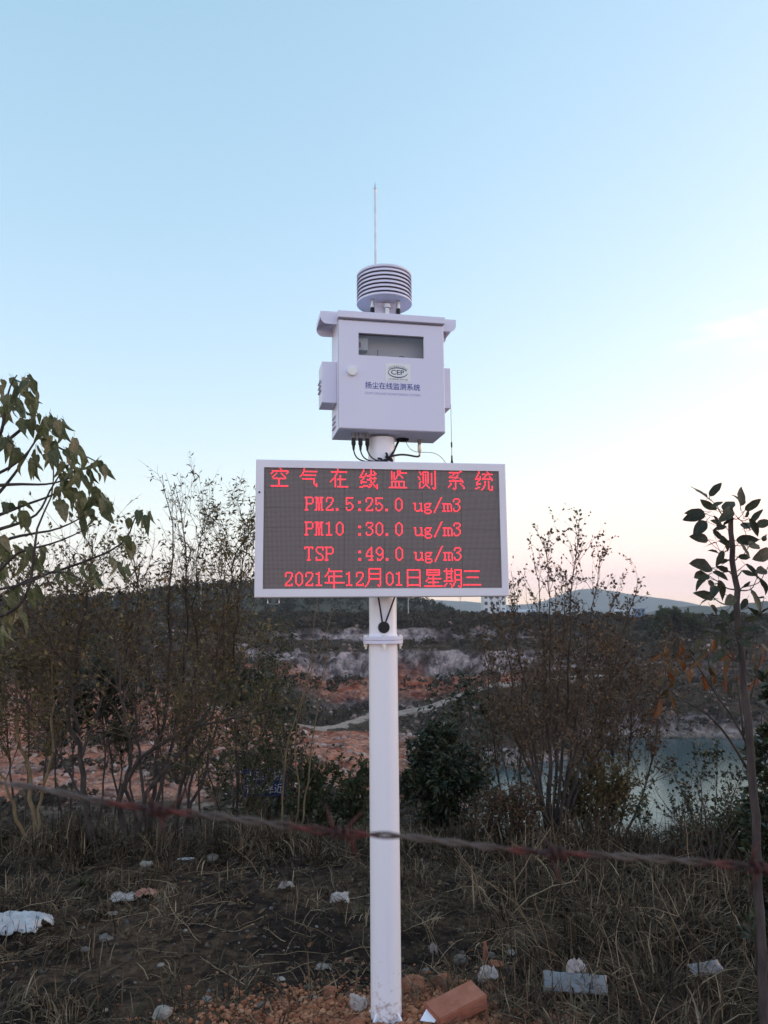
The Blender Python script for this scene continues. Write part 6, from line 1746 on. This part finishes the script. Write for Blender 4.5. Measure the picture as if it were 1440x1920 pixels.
def build_wire():
    path = [(-0.6506, 0.5300, 1.4154), (-0.4272, 0.5200, 1.4061), (-0.2540, 0.5100, 1.3953), (-0.2243, 0.5050, 1.3928), (-0.1783, 0.5000, 1.3851), (-0.1414, 0.5000, 1.3794), (-0.1081, 0.5000, 1.3756), (-0.0581, 0.5000, 1.3688), (-0.0283, 0.5000, 1.3648), (0.0082, 0.5000, 1.3626), (0.0412, 0.5000, 1.3585), (0.0907, 0.5000, 1.3527), (0.1236, 0.5000, 1.3509), (0.1747, 0.5050, 1.3458), (0.2266, 0.5100, 1.3400), (0.3968, 0.5150, 1.3229), (0.6485, 0.5300, 1.2987)]
    n = 900; P = spline(path, n); off = P[0].copy()
    t = empty('barbed_wire', tuple(off)); tag(t, 'rusty twisted barbed wire strung across the foreground', 'barbed wire')
    m, nn, l, b = nodes_of('galvanised_wire_with_rust')
    at = nn.new('ShaderNodeAttribute'); at.attribute_name = 'var'
    tc = nn.new('ShaderNodeTexCoord'); nz = nn.new('ShaderNodeTexNoise'); nz.inputs['Scale'].default_value = 90; nz.inputs['Detail'].default_value = 5; l.new(tc.outputs['Object'], nz.inputs['Vector'])
    ad = nn.new('ShaderNodeMath'); ad.operation = 'MULTIPLY_ADD'; ad.inputs[1].default_value = 0.5; l.new(nz.outputs['Fac'], ad.inputs[0]); l.new(at.outputs['Fac'], ad.inputs[2])
    r = nn.new('ShaderNodeValToRGB')
    r.color_ramp.elements.new(0.5); r.color_ramp.elements.new(0.7)
    for e, (p_, c_) in zip(r.color_ramp.elements, ((0.20, (0.105, 0.080, 0.068)), (0.46, (0.050, 0.030, 0.024)), (0.72, (0.11, 0.018, 0.012)), (1.0, (0.022, 0.007, 0.007)))):
        e.position = p_; e.color = (*c_, 1)
    l.new(ad.outputs[0], r.inputs['Fac']); l.new(r.outputs['Color'], b.inputs['Base Color']); b.inputs['Roughness'].default_value = 0.75
    d = np.r_[0, np.cumsum(np.linalg.norm(np.diff(P, axis=0), axis=1))]
    barbs = [(-0.1414, 0.5000, 1.3794), (-0.0283, 0.5000, 1.3648), (0.1055, 0.5000, 1.3516), (0.2333, 0.5100, 1.3390), (-0.2772, 0.5150, 1.3957)]
    rust = np.zeros(n)
    for bb in barbs:
        k = np.argmin(np.linalg.norm(P - np.array(bb), axis=1)); rust = np.maximum(rust, 0.75 * np.exp(-((d - d[k] + 0.006) / 0.026) ** 2))
    T = np.gradient(P, axis=0); T /= np.linalg.norm(T, axis=1)[:, None]
    A = np.cross(T, [0, 0, 1.0]); A /= np.linalg.norm(A, axis=1)[:, None]; Bv = np.cross(T, A)
    for ph in (0, PI):
        th = d / 0.042 * 2 * PI + 1.5 * vnoise(d / 0.08, d * 0, 4) + ph
        Q = P + (0.00118 + 0.0006 * vnoise(d / 0.06, d * 0, 8))[:, None] * (np.cos(th)[:, None] * A + np.sin(th)[:, None] * Bv) - off
        a = Acc(); a.tube(Q, 0.00105, 6, np.repeat(rust, 6), cap=False); link('strand', a.mesh('strand', True), m, t)
    rr = np.random.default_rng(5)
    for bb, prongs in zip(barbs, (((-0.35, 0.25, 0.95), (0.3, -0.2, -1.0), (0.75, 0.3, 0.8)), ((-0.35, 0.2, 1.0), (0.8, -0.1, 0.85), (0.2, 0.3, -0.9)), ((0.35, -0.3, -1.0), (-0.3, 0.5, 0.3)), ((0.2, -0.3, 0.9), (-0.2, 0.2, -0.9)), ((0.2, -0.3, 0.9), (-0.2, 0.2, -0.9)))):
        k = np.argmin(np.linalg.norm(P - np.array(bb), axis=1)); c = P[k] - off
        th = np.linspace(0, 5 * PI, 40); s = np.linspace(-0.006, 0.006, 40)
        Q = c + s[:, None] * T[k] + 0.0036 * (np.cos(th)[:, None] * A[k] + np.sin(th)[:, None] * Bv[k])
        a = Acc(); a.tube(Q, 0.0011, 6, 0.7)
        for q, dv in enumerate(prongs):
            dv = np.array(dv); dv /= np.linalg.norm(dv); s0 = c + T[k] * (q - 1) * 0.005
            a.tube([s0, s0 + dv * 0.010, s0 + dv * 0.019], [0.0011, 0.0010, 0.0003], 6, 0.65)
        link('barb', a.mesh('barb', True), m, t)

def build_haze():
    a = Acc(); a.box((-9500, -60, -42), (9500, 5900, 260))
    m = bpy.data.materials.new('pale_haze'); m.use_nodes = True; n = m.node_tree.nodes; l = m.node_tree.links; n.clear()
    out = n.new('ShaderNodeOutputMaterial'); v = n.new('ShaderNodeVolumePrincipled')
    v.inputs['Color'].default_value = (0.84, 0.90, 0.98, 1); v.inputs['Density'].default_value = 1.4e-4; v.inputs['Anisotropy'].default_value = 0.0
    l.new(v.outputs['Volume'], out.inputs['Volume'])
    tag(link('haze', a.mesh('haze'), m), 'thin bluish evening haze', 'haze', kind='stuff')

build_ground(); build_quarry(); build_track(); build_water(); build_far(); build_boulders(); build_scrub(); build_buildings()
build_haze()
build_station()
build_left_tree(); build_sapling(); build_orange_plant(); build_shrubs()
build_grass(); build_crumbs(); build_litter(); build_sign(); build_wire()
